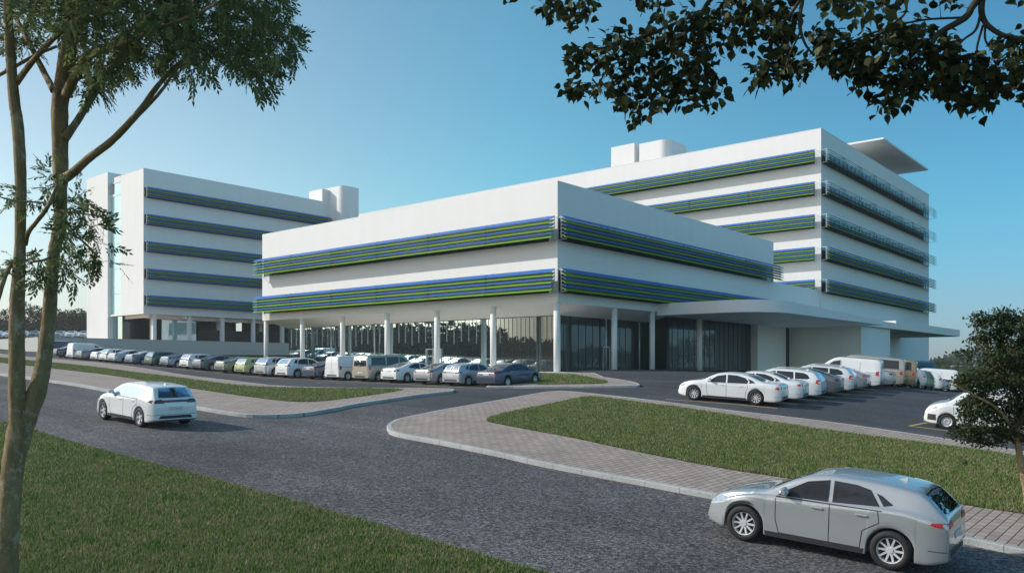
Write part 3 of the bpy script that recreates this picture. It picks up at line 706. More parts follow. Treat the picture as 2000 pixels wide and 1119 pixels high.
# shaft at the inner corner
m = MB(org); m.box(46.7, 48.38, bb0-.05, bb0+4.3, ZR-.5, 35.5); m.build('roof_core', M['wall'], root)
r_ = 1.3; plan = [(48.4, bb0+2), (48.4, 89.9+r_)]+arcpts(48.4+r_, 89.9+r_, r_, 180, 270, 8)[1:]+[(52.4, 89.9), (52.4, bb0+2)]
m = MB(org); m.prism(plan, 4, 35.9); m.build('shaft', M['wall'], root)

# ---------------- retaining wall of the raised terrace
root = None
org = (0, 0, 0)
rw, org = broot('retaining_wall', -8.5, 86.5, 2)
tag(rw, 'long plain grey retaining wall behind the left row of parked cars', 'retaining wall')
tf, bf = -8.5, 86.5
plan = [(tf, bf), (40, bf), (50, bf-6), (50, bf+29), (tf, bf+29)]
m = MB(org); m.prism(plan, 0.5-1.5, 4.15); m.build('wall', M['concrete'], rw)
m = MB(org); m.box(tf-.04, 40, bf-.04, bf+.3, 4.15, 4.2); m.build('coping', M['concrete'], rw)
m = MB(org); m.prism([(tf+.3, bf+.3), (40, bf+.3), (49.5, bf-5.5), (49.5, bf+28.8), (tf+.3, bf+28.8)], 4.0, 4.17); m.build('terrace_floor', M['paving'], rw)

# ---------------- parking deck far left
dk = empty('parking_deck', (-105, 172, 3.0)); tag(dk, 'low parking deck at the far left with cars on its roof', 'parking deck')
m = MB((-105, 172, 3.0)); m.box(-150, -80, 170, 195, 5.7, 6.0); m.build('slab', M['concrete'], dk)
m = MB((-105, 172, 3.0)); m.box(-150, -80, 169.8, 170, 5.35, 6.02); m.build('edge_beam', M['dark_metal'], dk)
for i in range(8):
    m = MB((-105, 172, 3.0)); m.box(-148+i*9, -147.5+i*9, 171, 171.5, 0, 5.7); m.build('column', M['concrete'], dk)
m = MB((-105, 172, 3.0)); m.box(-150, -80, 186, 186.3, 0, 5.7); m.build('back_wall', M['plastic'], dk)
# ================================================================= VEHICLES
def pchip(xs, ys, xq):
    xs = np.array(xs, float); ys = np.array(ys, float); h = np.diff(xs); d = np.diff(ys)/h; m = np.zeros(len(xs))
    for i in range(1, len(xs)-1):
        if d[i-1]*d[i] > 0:
            w1 = 2*h[i]+h[i-1]; w2 = h[i]+2*h[i-1]; m[i] = (w1+w2)/(w1/d[i-1]+w2/d[i])
    m[0] = d[0]; m[-1] = d[-1]
    xq = np.clip(xq, xs[0], xs[-1]); k = np.clip(np.searchsorted(xs, xq)-1, 0, len(h)-1); t = (xq-xs[k])/h[k]
    return ys[k]*(2*t**3-3*t**2+1)+h[k]*m[k]*(t**3-2*t**2+t)+ys[k+1]*(-2*t**3+3*t**2)+h[k]*m[k+1]*(t**3-t**2)
# side outlines from the rear bumper (0) to the front (L); glass outlines as (x,z) from the side, (x,y) from above or (y,z) from behind
ST = {}
ST['saloon'] = dict(L=4.88, W=1.86, H=1.45, wb=2.84, foh=0.92, r=0.335,
    sil=[(0, .60), (.02, .80), (.07, .98), (.2, 1.06), (.75, 1.10), (1.05, 1.19), (1.45, 1.335), (1.95, 1.43), (2.45, 1.45), (2.9, 1.41), (3.2, 1.30), (3.75, 1.03), (4.2, .95), (4.6, .83), (4.80, .68), (4.88, .48)],
    belt=[(0, .88), (.8, .99), (2.4, .955), (3.7, .93), (4.88, .6)],
    sides=[[(2.47, .985), (3.42, .985), (3.30, 1.06), (2.93, 1.29), (2.50, 1.355)], [(1.50, 1.01), (2.40, .985), (2.42, 1.36), (1.98, 1.345), (1.62, 1.25), (1.42, 1.12)]], q=[(1.12, 1.06), (1.38, 1.02), (1.36, 1.13), (1.52, 1.24), (1.38, 1.19)],
    ws=[(3.66, -.64), (3.70, -.3), (3.71, 0), (3.70, .3), (3.66, .64), (3.02, .50), (2.98, 0), (3.02, -.50)], rwtop=[(.93, -.58), (.90, 0), (.93, .58), (1.60, .48), (1.66, 0), (1.60, -.48)],
    tail=[(.55, .80), (.92, .84), (.92, .97), (.6, .98)], head=[(.50, .62), (.86, .66), (.86, .78), (.60, .73)])
ST['limousine'] = dict(ST['saloon'], L=5.2, W=1.93, H=1.49, wb=3.12, foh=0.88, r=0.36,
    sil=[(0, .60), (.02, .80), (.08, .98), (.25, 1.06), (.80, 1.11), (1.15, 1.21), (1.6, 1.38), (2.1, 1.47), (2.7, 1.49), (3.15, 1.44), (3.45, 1.33), (4.0, 1.07), (4.5, 1.0), (4.95, .87), (5.13, .72), (5.2, .48)],
    belt=[(0, .88), (.8, 1.0), (2.4, .975), (4.0, .95), (5.2, .62)],
    sides=[[(2.72, 1.0), (3.66, 1.0), (3.55, 1.07), (3.18, 1.31), (2.75, 1.39)], [(1.66, 1.02), (2.64, 1.0), (2.67, 1.395), (2.20, 1.385), (1.78, 1.28), (1.62, 1.14)]], q=[(1.26, 1.08), (1.56, 1.03), (1.55, 1.13), (1.68, 1.26), (1.48, 1.20)],
    ws=[(3.93, -.66), (3.97, 0), (3.93, .66), (3.27, .52), (3.24, 0), (3.27, -.52)], rwtop=[(1.02, -.60), (.98, 0), (1.02, .60), (1.75, .50), (1.80, 0), (1.75, -.50)],
    tail=[(.50, .82), (.95, .80), (.95, .96), (.6, .97)], head=[(.50, .64), (.9, .70), (.9, .84), (.62, .77)])
ST['fastback'] = dict(ST['saloon'], L=4.72, W=1.86, H=1.43, wb=2.86, foh=0.85, r=0.34,
    sil=[(0, .60), (.02, .82), (.06, 1.0), (.25, 1.07), (.6, 1.13), (1.1, 1.26), (1.6, 1.38), (2.1, 1.43), (2.5, 1.43), (2.85, 1.38), (3.2, 1.26), (3.75, .97), (4.2, .86), (4.5, .72), (4.68, .56), (4.72, .44)],
    belt=[(0, .88), (.8, .98), (2.3, .93), (3.6, .89), (4.72, .55)],
    sides=[[(2.42, .96), (3.38, .95), (3.26, 1.04), (2.88, 1.27), (2.46, 1.335)], [(1.38, 1.02), (2.35, .96), (2.38, 1.34), (1.9, 1.325), (1.5, 1.22), (1.25, 1.11)]], q=None,
    ws=[(3.66, -.63), (3.70, 0), (3.66, .63), (2.98, .50), (2.94, 0), (2.98, -.50)], rwtop=[(.50, -.56), (.46, 0), (.50, .56), (1.55, .47), (1.62, 0), (1.55, -.47)])
ST['hatchback'] = dict(ST['saloon'], L=4.36, W=1.80, H=1.47, wb=2.66, foh=0.88, r=0.33,
    sil=[(0, .60), (.02, .84), (.06, 1.0), (.16, 1.16), (.28, 1.32), (.38, 1.40), (.75, 1.44), (1.4, 1.47), (2.0, 1.465), (2.4, 1.42), (2.7, 1.31), (3.25, 1.04), (3.7, .95), (4.1, .82), (4.3, .66), (4.36, .48)],
    belt=[(0, .9), (.8, 1.02), (2.2, .965), (3.2, .93), (4.36, .6)],
    sides=[[(2.0, .995), (2.94, .985), (2.84, 1.06), (2.42, 1.30), (2.02, 1.37)], [(1.0, 1.03), (1.93, .995), (1.95, 1.375), (1.40, 1.37), (1.08, 1.28)]], q=[(.66, 1.14), (.93, 1.07), (1.0, 1.28), (1.1, 1.36), (.82, 1.31)],
    ws=[(3.16, -.62), (3.20, 0), (3.16, .62), (2.52, .50), (2.48, 0), (2.52, -.50)], rwtop=None, rwback=[(-.60, 1.05), (0, 1.04), (.60, 1.05), (.50, 1.35), (0, 1.365), (-.50, 1.35)],
    tail=[(.40, .86), (.90, .86), (.90, .97), (.5, 1.0)], head=[(.48, .62), (.82, .68), (.82, .80), (.6, .74)])
ST['crossover'] = dict(ST['hatchback'], L=4.62, W=1.90, H=1.66, wb=2.75, foh=0.92, r=0.365,
    sil=[(0, .66), (.02, .95), (.07, 1.12), (.2, 1.28), (.38, 1.48), (.52, 1.575), (.85, 1.62), (1.5, 1.66), (2.1, 1.65), (2.55, 1.58), (2.9, 1.44), (3.42, 1.16), (3.95, 1.07), (4.35, .95), (4.56, .74), (4.62, .5)],
    belt=[(0, .98), (.8, 1.13), (2.2, 1.08), (3.4, 1.04), (4.62, .66)],
    sides=[[(2.12, 1.11), (3.14, 1.10), (3.02, 1.19), (2.58, 1.45), (2.14, 1.545)], [(1.05, 1.15), (2.04, 1.11), (2.06, 1.55), (1.45, 1.545), (1.12, 1.45)]], q=[(.66, 1.24), (.97, 1.18), (1.04, 1.45), (1.12, 1.53), (.80, 1.48)],
    ws=[(3.34, -.66), (3.38, 0), (3.34, .66), (2.70, .54), (2.66, 0), (2.70, -.54)], rwback=[(-.64, 1.17), (0, 1.16), (.64, 1.17), (.54, 1.50), (0, 1.52), (-.54, 1.50)],
    tail=[(.45, .96), (.95, .96), (.95, 1.09), (.56, 1.12)], head=[(.50, .76), (.88, .82), (.88, .95), (.62, .88)])
ST['estate'] = dict(ST['hatchback'], L=4.82, W=1.86, H=1.50, wb=2.86, foh=0.92, r=0.34,
    sil=[(0, .60), (.02, .84), (.06, 1.0), (.2, 1.16), (.38, 1.35), (.52, 1.42), (.85, 1.46), (1.6, 1.50), (2.3, 1.495), (2.8, 1.44), (3.1, 1.34), (3.65, 1.06), (4.1, .97), (4.5, .85), (4.75, .68), (4.82, .48)],
    belt=[(0, .9), (.8, 1.01), (2.4, .975), (3.6, .94), (4.82, .6)],
    sides=[[(2.42, 1.0), (3.36, 1.0), (3.26, 1.07), (2.86, 1.31), (2.44, 1.39)], [(1.45, 1.02), (2.35, 1.0), (2.37, 1.395), (1.50, 1.39)]], q=[(.62, 1.12), (.72, 1.05), (1.37, 1.03), (1.42, 1.385), (.95, 1.365), (.75, 1.28)],
    ws=[(3.56, -.63), (3.60, 0), (3.56, .63), (2.92, .51), (2.88, 0), (2.92, -.51)], rwback=[(-.62, 1.05), (0, 1.04), (.62, 1.05), (.52, 1.36), (0, 1.375), (-.52, 1.36)],
    tail=[(.60, .82), (.92, .82), (.92, 1.06), (.68, 1.08)], rails=True)
ST['panel_van'] = dict(ST['hatchback'], L=4.55, W=1.85, H=1.86, wb=2.78, foh=0.90, r=0.325, boxy=True,
    sil=[(0, .60), (.015, 1.10), (.04, 1.62), (.10, 1.78), (.25, 1.84), (.6, 1.86), (2.4, 1.86), (2.75, 1.80), (3.05, 1.65), (3.68, 1.18), (4.1, 1.06), (4.4, .90), (4.52, .70), (4.55, .5)],
    belt=[(0, 1.06), (2.3, 1.06), (3.6, 1.04), (4.55, .66)],
    sides=[[(2.42, 1.12), (3.42, 1.10), (3.30, 1.22), (2.86, 1.56), (2.44, 1.66)]], q=None,
    ws=[(3.60, -.66), (3.64, 0), (3.60, .66), (2.96, .56), (2.92, 0), (2.96, -.56)], rwback=None,
    tail=[(.80, .84), (.92, .84), (.92, 1.12), (.82, 1.12)], head=[(.52, .74), (.88, .80), (.88, .97), (.66, .93)], plainrim=True)
ST['minibus'] = dict(ST['panel_van'], L=5.05, W=1.95, H=1.97, wb=3.1, foh=0.95, r=0.345, boxy=True,
    sil=[(0, .60), (.02, 1.10), (.06, 1.70), (.13, 1.88), (.3, 1.95), (.7, 1.97), (3.3, 1.97), (3.6, 1.90), (3.9, 1.74), (4.45, 1.28), (4.8, 1.12), (4.98, .92), (5.04, .7), (5.05, .5)],
    belt=[(0, 1.14), (2.3, 1.14), (4.2, 1.12), (5.05, .7)],
    sides=[[(3.15, 1.22), (4.18, 1.22), (4.06, 1.32), (3.66, 1.68), (3.17, 1.78)], [(1.85, 1.22), (3.05, 1.22), (3.07, 1.79), (1.87, 1.80)], [(.36, 1.24), (1.75, 1.22), (1.77, 1.80), (.42, 1.80)]], q=None,
    ws=[(4.38, -.70), (4.42, 0), (4.38, .70), (3.80, .60), (3.76, 0), (3.80, -.60)], rwback=[(-.70, 1.16), (0, 1.15), (.70, 1.16), (.63, 1.76), (0, 1.80), (-.63, 1.76)],
    tail=[(.84, .86), (.96, .86), (.96, 1.12), (.86, 1.12)], head=[(.55, .80), (.93, .86), (.93, 1.02), (.7, .98)], plainrim=False)
ST['coupe_crossover'] = dict(ST['crossover'], L=4.38, W=1.84, H=1.50, wb=2.66, foh=0.82, r=0.345,
    sil=[(0, .62), (.02, .90), (.07, 1.04), (.18, 1.14), (.34, 1.29), (.50, 1.39), (.8, 1.445), (1.35, 1.49), (1.95, 1.50), (2.35, 1.45), (2.65, 1.34), (3.20, 1.07), (3.7, .98), (4.1, .87), (4.32, .68), (4.38, .48)],
    belt=[(0, .92), (.8, 1.05), (2.2, .995), (3.3, .95), (4.38, .62)],
    sides=[[(2.0, 1.025), (2.94, 1.0), (2.82, 1.09), (2.42, 1.32), (2.02, 1.40)], [(1.12, 1.08), (1.93, 1.03), (1.95, 1.40), (1.55, 1.385), (1.30, 1.33)]], q=[(.90, 1.13), (1.06, 1.09), (1.20, 1.29), (1.10, 1.26)],
    ws=[(3.12, -.62), (3.16, 0), (3.12, .62), (2.48, .50), (2.44, 0), (2.48, -.50)], rwback=[(-.62, 1.08), (0, 1.07), (.62, 1.08), (.53, 1.36), (0, 1.38), (-.53, 1.36)],
    tail=[(.40, .86), (.90, .86), (.90, .95), (.5, .98)], head=[(.48, .66), (.84, .72), (.84, .84), (.6, .78)])
def body_mesh(S):
    L, W, H, r = S['L'], S['W'], S['H'], S['r']; wr, wf = L-S['foh']-S['wb'], L-S['foh']; Ra = r+0.055
    xs = set(np.linspace(0, L, 64).tolist())
    xs |= {0.008, 0.02, 0.04, 0.07, 0.11, 0.16, 0.22, 0.3, L-0.01, L-0.03, L-0.06, L-0.12}
    for c in (wr, wf):
        xs |= {c+Ra*math.cos(math.pi*k/12) for k in range(13)}; xs |= {c-Ra-0.012, c+Ra+0.012}
    for x, z in S['sil']: xs.add(x)
    xs = np.array(sorted(xs)); keep = [0]
    for i in range(1, len(xs)):
        if xs[i]-xs[keep[-1]] > 0.004: keep.append(i)
    xs = xs[keep]; xs[-1] = L
    sil = pchip(*zip(*S['sil']), xs); belt = pchip(*zip(*S['belt']), xs)
    boxy = S.get('boxy', False); verts = []; nr = None
    for x, zs, zb in zip(xs, sil, belt):
        zb = min(zb, zs-0.05)
        fw = 1.0
        if x < 0.55: fw -= (0.06 if boxy else 0.13)*(1-x/0.55)**2.6
        if x > L-0.95: fw -= 0.24*((x-(L-0.95))/0.95)**2.5
        w_ = W/2*fw; zlow = 0.20+0.10*max(0, 1-x/0.35)**1.5+0.07*max(0, (x-(L-0.4))/0.4)**1.5
        za = zlow
        for c in (wr, wf):
            if abs(x-c) < Ra: za = max(za, r+math.sqrt(Ra*Ra-(x-c)**2)*0.97)
        dz = zb-za
        hfrac = np.clip((zs-zb)/(H-0.95), 0, 1.0); hfrac = hfrac**0.9
        wroof = w_*((0.90 if boxy else 0.955)-(0.10 if boxy else 0.245)*hfrac)
        wmid = w_*0.955*(1-hfrac)+hfrac*(w_*(0.95 if boxy else 0.90)*0.6+wroof*0.4)
        zr = zs-(0.055 if hfrac > .2 else 0.03)
        ring = [(0, zlow), (w_-.30, zlow), (w_-.285, za), (w_-.035, za), (w_-0.008, za+.012), (w_*1.0-.004, za+.06), (w_*1.0, za+dz*.25), (w_*.997, za+dz*.45), (w_*.99, za+dz*.62), (w_*.985, za+dz*.76),
                (w_*.982, za+dz*.86), (w_*.972, za+dz*.94), (w_*.955, zb), (w_*.93, zb+.012),
                (w_*.93*.75+wroof*.25, zb+(zr-zb)*.25), (w_*.93*.5+wroof*.5, zb+(zr-zb)*.52), (w_*.93*.22+wroof*.78, zb+(zr-zb)*.8), (wroof, zr), (wroof-.025, zr+(zs-zr)*.45), (wroof-.08, zr+(zs-zr)*.72),
                (wroof*.72, zs-.010), (wroof*.45, zs), (wroof*.2, zs+.003), (0, zs+.004)]
        full = ring+[(-y, z) for y, z in ring[-2:0:-1]]
        verts += [(x, y, z) for y, z in full]; nr = len(full)
    n = len(xs); fs = []
    for i in range(n-1):
        for j in range(nr): fs.append((i*nr+j, (i+1)*nr+j, (i+1)*nr+(j+1) % nr, i*nr+(j+1) % nr))
    fs.append(tuple(range(nr))); fs.append(tuple((n-1)*nr+j for j in range(nr-1, -1, -1)))
    return verts, fs
def project(bvh, V, ax, sgn, off):
    out = []
    for p in V:
        if ax == 'y': o = Vector((p[0], sgn*3, p[1])); d = Vector((0, -sgn, 0))
        elif ax == 'z': o = Vector((p[0], p[1], 4)); d = Vector((0, 0, -1))
        else: o = Vector((-2 if sgn < 0 else 8, p[0], p[1])); d = Vector((1 if sgn < 0 else -1, 0, 0))
        h = bvh.ray_cast(o, d)
        if h[0] is None: out.append(None)
        else: out.append(h[0]-d*off)
    return out
def patch(bvh, poly, ax, sgn, off=0.006, step=0.12):
    V, Fc = fill2d(poly, step); pv = project(bvh, V, ax, sgn, off)
    ok = [i for i, p in enumerate(pv) if p is not None]; mp = {i: k for k, i in enumerate(ok)}
    return [pv[i] for i in ok], [tuple(mp[i] for i in f) for f in Fc if all(i in mp for i in f) and not (ax == 'x' and max(pv[i].x for i in f)-min(pv[i].x for i in f) > .16)]
def ribbon(bvh, pts, w_, ax, sgn, off=0.003):
    P_ = []
    for i in range(len(pts)-1):
        a, b = Vector(pts[i]), Vector(pts[i+1]); n = max(1, int((b-a).length/0.06))
        for k in range(n): P_.append(a.lerp(b, k/n))
    P_.append(Vector(pts[-1])); L_, R_ = [], []
    for i, p in enumerate(P_):
        d = (P_[min(i+1, len(P_)-1)]-P_[max(i-1, 0)]).normalized(); nn = Vector((-d.y, d.x))*w_/2; L_.append(p+nn); R_.append(p-nn)
    pl = project(bvh, L_, ax, sgn, off); pr = project(bvh, R_, ax, sgn, off)
    vs = []; fs = []
    for i in range(len(P_)-1):
        q = [pl[i], pr[i], pr[i+1], pl[i+1]]
        if all(x is not None for x in q):
            b = len(vs); vs += q; fs.append((b, b+1, b+2, b+3))
    return vs, fs
def tyre_mb(r, w_):
    m = MB(); n = 32; prof = [(r*.66, -w_/2), (r*.80, -w_/2-.006), (r*.94, -w_/2+.004), (r*.99, -w_/2+.03), (r, -w_/2+.06), (r, w_/2-.06), (r*.99, w_/2-.03), (r*.94, w_/2-.004), (r*.80, w_/2+.006), (r*.66, w_/2), (r*.64, w_/2-.03), (r*.64, -w_/2+.03)]
    k = len(prof); vs = [(a*math.cos(2*math.pi*i/n), y, a*math.sin(2*math.pi*i/n)) for i in range(n) for a, y in prof]
    m.add(vs, [(i*k+j, i*k+(j+1) % k, ((i+1) % n)*k+(j+1) % k, ((i+1) % n)*k+j) for i in range(n) for j in range(k)]); return m
def rim_mb(r, w_, spokes, plain=False):
    """outer face at +y"""
    m = MB(); n = 32; R0 = r*.67; y1 = w_/2-.008
    prof = [(R0, y1), (R0*.93, y1-.004), (R0*.90, y1-.03), (R0*.88, -w_/2+.03)]
    k = len(prof); vs = [(a*math.cos(2*math.pi*i/n), y, a*math.sin(2*math.pi*i/n)) for i in range(n) for a, y in prof]
    m.add(vs, [(i*k+j, i*k+j+1, ((i+1) % n)*k+j+1, ((i+1) % n)*k+j) for i in range(n) for j in range(k-1)], 0)
    # dark brake disc behind
    vs = [(R0*.88*math.cos(2*math.pi*i/n), y1-.10, R0*.88*math.sin(2*math.pi*i/n)) for i in range(n)]; m.add(vs, [tuple(range(n-1, -1, -1))], 1)
    if plain:
        prof = [(R0*.9, y1-.03), (R0*.72, y1-.055), (R0*.60, y1-.02), (R0*.35, y1-.012), (R0*.28, y1-.035), (0.0, y1-.03)]; k = len(prof)
        vs = [(a*math.cos(2*math.pi*i/n), y, a*math.sin(2*math.pi*i/n)) for i in range(n) for a, y in prof]
        m.add(vs, [(i*k+j, i*k+j+1, ((i+1) % n)*k+j+1, ((i+1) % n)*k+j) for i in range(n) for j in range(k-1)], 0)
    else:
        for s in range(spokes):
            a = 2*math.pi*s/spokes; ca, sa = math.cos(a), math.sin(a); h0, h1 = R0*.10, R0*(.075 if spokes > 7 else .13)
            sec = []
            for rr, hw, yy in ((R0*.14, h0, y1-.03), (R0*.55, h1, y1-.022), (R0*.92, h1*.9, y1-.008)):
                for sy in (0, -.035):
                    for sh in (-1, 1): sec.append((rr*ca-sh*hw*sa, yy+sy, rr*sa+sh*hw*ca))
            fs = []
            for i in range(2):
                b = i*4; fs += [(b, b+1, b+5, b+4), (b+3, b+2, b+6, b+7), (b+2, b, b+4, b+6), (b+1, b+3, b+7, b+5)]
            m.add(sec, fs, 0)
        m2 = [(R0*.22*math.cos(2*math.pi*i/16), y1-.014, R0*.22*math.sin(2*math.pi*i/16)) for i in range(16)]+[(R0*.26*math.cos(2*math.pi*i/16), y1-.05, R0*.26*math.sin(2*math.pi*i/16)) for i in range(16)]
        m.add(m2, [tuple(range(15, -1, -1))]+[(i, (i+1) % 16, 16+(i+1) % 16, 16+i) for i in range(16)], 0)
    return m
def xm(V, L): return [(v[0]-L/2, v[1], v[2]) for v in V]
def make_car(style, color, spokes=10, taildark=False, bar=False, name='parked_car', tint='car_glass', simple_=False):
    S = ST[style]; L, W, H, r = S['L'], S['W'], S['H'], S['r']; wr, wf = L-S['foh']-S['wb'], L-S['foh']
    root = empty(name)
    V, Fc = body_mesh(S); bvh = BVHTree.FromPolygons([Vector(v) for v in V], Fc)
    def mk(nm, parts, mat, par=root, smooth=True):
        m = MB()
        for v, f in parts: m.add(xm(v, L), f)
        return m.build(nm, mat, par, smooth)
    me = bpy.data.meshes.new('body'); me.from_pydata(xm(V, L), [], Fc); me.materials.append(P[color])
    me.polygons.foreach_set('use_smooth', [len(f) == 4 for f in Fc])
    bm = bmesh.new(); bm.from_mesh(me); bmesh.ops.recalc_face_normals(bm, faces=bm.faces[:]); bm.to_mesh(me); bm.free()
    body = bpy.data.objects.new('body', me); C.objects.link(body); body.parent = root
    # glass
    for sg in (-1, 1):
        for i, pl in enumerate(S['sides']): mk('side_window', [patch(bvh, pl, 'y', sg)], M[tint])
        if S.get('q'): mk('quarter_window', [patch(bvh, S['q'], 'y', sg)], M[tint])
    mk('windscreen', [patch(bvh, S['ws'], 'z', 1)], M[tint])
    if S.get('rwtop'): mk('rear_window', [patch(bvh, S['rwtop'], 'z', 1)], M[tint])
    if S.get('rwback'): mk('rear_window', [patch(bvh, S['rwback'], 'x', -1)], M[tint])
    # lamps
    for sg in (-1, 1):
        tp = [(sg*min(y, W/2*.90), z) for y, z in S['tail']]
        parts = [patch(bvh, tp, 'x', -1, 0.008, 0.08)]
        zt = [z for y, z in S['tail']]; z0, z1 = min(zt[1], zt[2])+.0, max(zt[1], zt[2])
        sp = [(.10, z0+.0), (.30, z0+.04), (.27, z1-.01), (.12, z1-.0)]
        parts.append(patch(bvh, sp, 'y', sg, 0.006, 0.08))
        mk('taillight', parts, M['taildark' if taildark else 'tail'])
        hp_ = [(sg*y, z) for y, z in S['head']]; zt = [z for y, z in S['head']]
        parts = [patch(bvh, hp_, 'x', 1, 0.006, 0.08)]
        parts.append(patch(bvh, [(L-.55, zt[2]-.03), (L-.50, zt[2]-.10), (L-.20, zt[1]-.04), (L-.17, zt[2]-.03)], 'y', sg, 0.006, 0.08))
        mk('headlight', parts, M['head'])
    if bar:
        z0, z1 = S['tail'][0][1]+.03, S['tail'][3][1]-.03
        mk('light_bar', [patch(bvh, [(-.5, z0), (.5, z0), (.5, z1), (-.5, z1)], 'x', -1, 0.007, 0.1)], M['taildark'])
    # number plate, grille, lower trim
    zp = .62 if S.get('rwback') or S.get('boxy') else .70
    if style in ('saloon', 'limousine', 'fastback'): zp = .80
    m = MB(); 
    h = bvh.ray_cast(Vector((-2, 0, zp+.05)), Vector((1, 0, 0)))[0]
    m.box(h.x-L/2-.016, h.x-L/2+.01, -.26, .26, zp, zp+.11); m.build('number_plate', M['plate'], root)
    low = []
    low.append(patch(bvh, [(-.62, .335), (.62, .335), (.55, .44), (-.55, .44)], 'x', -1, 0.006, 0.15))
    mk('bumper_insert', low, M['plastic'])
    mk('grille', [patch(bvh, [(-.36, .50), (.36, .50), (.40, .64), (-.40, .64)], 'x', 1, 0.006, 0.1), patch(bvh, [(-.6, .33), (.6, .33), (.6, .42), (-.6, .42)], 'x', 1, 0.006, 0.1)], M['plastic'])
    if S.get('boxy'):
        parts = [patch(bvh, [(-.80, .30), (.80, .30), (.82, .60), (-.82, .60)], 'x', 1, 0.005, 0.1)]
        for sg in (-1, 1): parts.append(patch(bvh, [(L-.49, .34), (L-.14, .34), (L-.14, .60), (L-.46, .60)], 'y', sg, 0.005, 0.1))
        mk('bumper', parts, M['plastic'])
    sills = []
    for sg in (-1, 1):
        sills.append(patch(bvh, [(wr+r+.10, .215), (wf-r-.10, .215), (wf-r-.08, .30), (wr+r+.08, .30)], 'y', sg, 0.004, 0.3))
    mk('sill_trim', sills, M['plastic'])
    # shut lines
    seam = []
    sd_ = S['sides']
    for sg in (-1, 1):
        if len(sd_) >= 2 and not S.get('boxy'):
            xm_ = (sd_[0][0][0]+sd_[1][1][0])/2; fx = max(p[0] for p in sd_[0])+.02; rx = min(p[0] for p in sd_[1])
            seam.append(ribbon(bvh, [(xm_, .99), (xm_-.02, .30)], .014, 'y', sg))
            seam.append(ribbon(bvh, [(fx, .95), (fx-.02, .55), (fx-.10, .30)], .014, 'y', sg))
            seam.append(ribbon(bvh, [(rx+.02, 1.0), (rx-.02, .80), (wr+r+.13, .62), (wr+r+.16, .30)], .014, 'y', sg))
            seam.append(ribbon(bvh, [(fx-.10, .305), (wr+r+.16, .305)], .012, 'y', sg))
            sills_top = sd_
        elif S.get('boxy'):
            seam.append(ribbon(bvh, [(2.38 if style == 'panel_van' else 3.1, S['H']-.25), (2.36 if style == 'panel_van' else 3.08, .32)], .016, 'y', sg))
            fx = max(p[0] for p in sd_[0])+.02; seam.append(ribbon(bvh, [(fx, 1.1), (fx-.05, .35)], .014, 'y', sg))
            seam.append(ribbon(bvh, [(1.25, S['H']-.25), (1.25, .32)], .014, 'y', sg)); seam.append(ribbon(bvh, [(.25, 1.02), (2.3, 1.02)], .02, 'y', sg))
        seam.append(ribbon(bvh, [(.30, .46), (.02, .46)], .012, 'y', sg))
    if S.get('boxy'): seam.append(ribbon(bvh, [(0, S['H']-.1), (0, .45)], .016, 'x', -1))
    seam.append(ribbon(bvh, [(-.78, .47), (.78, .47)], .012, 'x', -1))
    if S.get('rwtop') : seam.append(ribbon(bvh, [(.10, -.70), (.80, -.66), (.80, .66), (.10, .70)], .012, 'z', 1))
    bl = S['ws'][0][0]; seam.append(ribbon(bvh, [(bl+.06, -.70), (L-.30, -.62), (L-.22, 0), (L-.30, .62), (bl+.06, .70)], .012, 'z', 1))
    for s_ in seam:
        if s_[1]: mk('shut_line', [s_], M['seam'], smooth=False)
    # bright or dark window surround below the side glass
    beltp = [];
    for sg in (-1, 1):
        x0 = min(min(p[0] for p in q_) for q_ in sd_)-.05; x1 = max(max(p[0] for p in q_) for q_ in sd_)+.02
        zb0 = min(p[1] for p in sd_[-1])-.022; zb1 = min(p[1] for p in sd_[0])-.022
        beltp.append(ribbon(bvh, [(x0, zb0), (x1, zb1)], .018, 'y', sg, .008))
    for s_ in beltp: mk('window_trim', [s_], M['metal' if style in ('limousine', 'estate', 'saloon') else 'plastic'])
    # handles, mirrors
    for sg in (-1, 1):
        hx = [sd_[0][0][0]+.08]+([sd_[1][0][0]+.18] if len(sd_) > 1 else [])
        for x in hx:
            zz = min(p[1] for p in sd_[0])-.115; h = bvh.ray_cast(Vector((x, sg*3, zz)), Vector((0, -sg, 0)))[0]
            m = MB(); y0 = h.y; m.box(x-L/2, x-L/2+.20, y0-sg*.01, y0+sg*.028, zz-.014, zz+.014); m.build('door_handle', P[color], root, bev=.006)
        mxp = max(p[0] for p in sd_[0])-.16; mz = min(p[1] for p in sd_[0])+.03; h = bvh.ray_cast(Vector((mxp, sg*3, mz)), Vector((0, -sg, 0)))[0]
        m = MB(); y0 = h.y
        ring = [(-.11, .0), (-.10, .07), (-.02, .12), (.07, .09), (.09, .02), (.03, -.04), (-.07, -.04)]
        vs = []
        for yy, sc_ in ((y0+sg*.03, .75), (y0+sg*.10, 1.0), (y0+sg*.19, .95), (y0+sg*.225, .6)):
            vs += [(mxp-L/2+ (a if a < 0 else a)*sc_*.75, yy, mz+.05+b*sc_) for a, b in ring]
        k = 7; fs = [(i*k+j, i*k+(j+1) % k, (i+1)*k+(j+1) % k, (i+1)*k+j) for i in range(3) for j in range(k)]+[tuple(range(k)), tuple(3*k+j for j in range(k-1, -1, -1))]
        m.add(vs, fs); m.box(mxp-L/2-.03, mxp-L/2+.03, y0-sg*.03, y0+sg*.06, mz-.01, mz+.04)
        m.build('mirror', P[color], root, smooth=True)
    if S.get('rails'):
        for sg in (-1, 1):
            m = MB(); pts = []
            for k in range(9):
                x = .75+k*(2.75-.75)/8; h = bvh.ray_cast(Vector((x, sg*.56, 4)), Vector((0, 0, -1)))[0]; pts.append((x-L/2, sg*.56, h.z+(.05 if 0 < k < 8 else .0)))
            m.tube(pts, .018, 6); m.build('roof_rail', M['metal'], root, smooth=True)
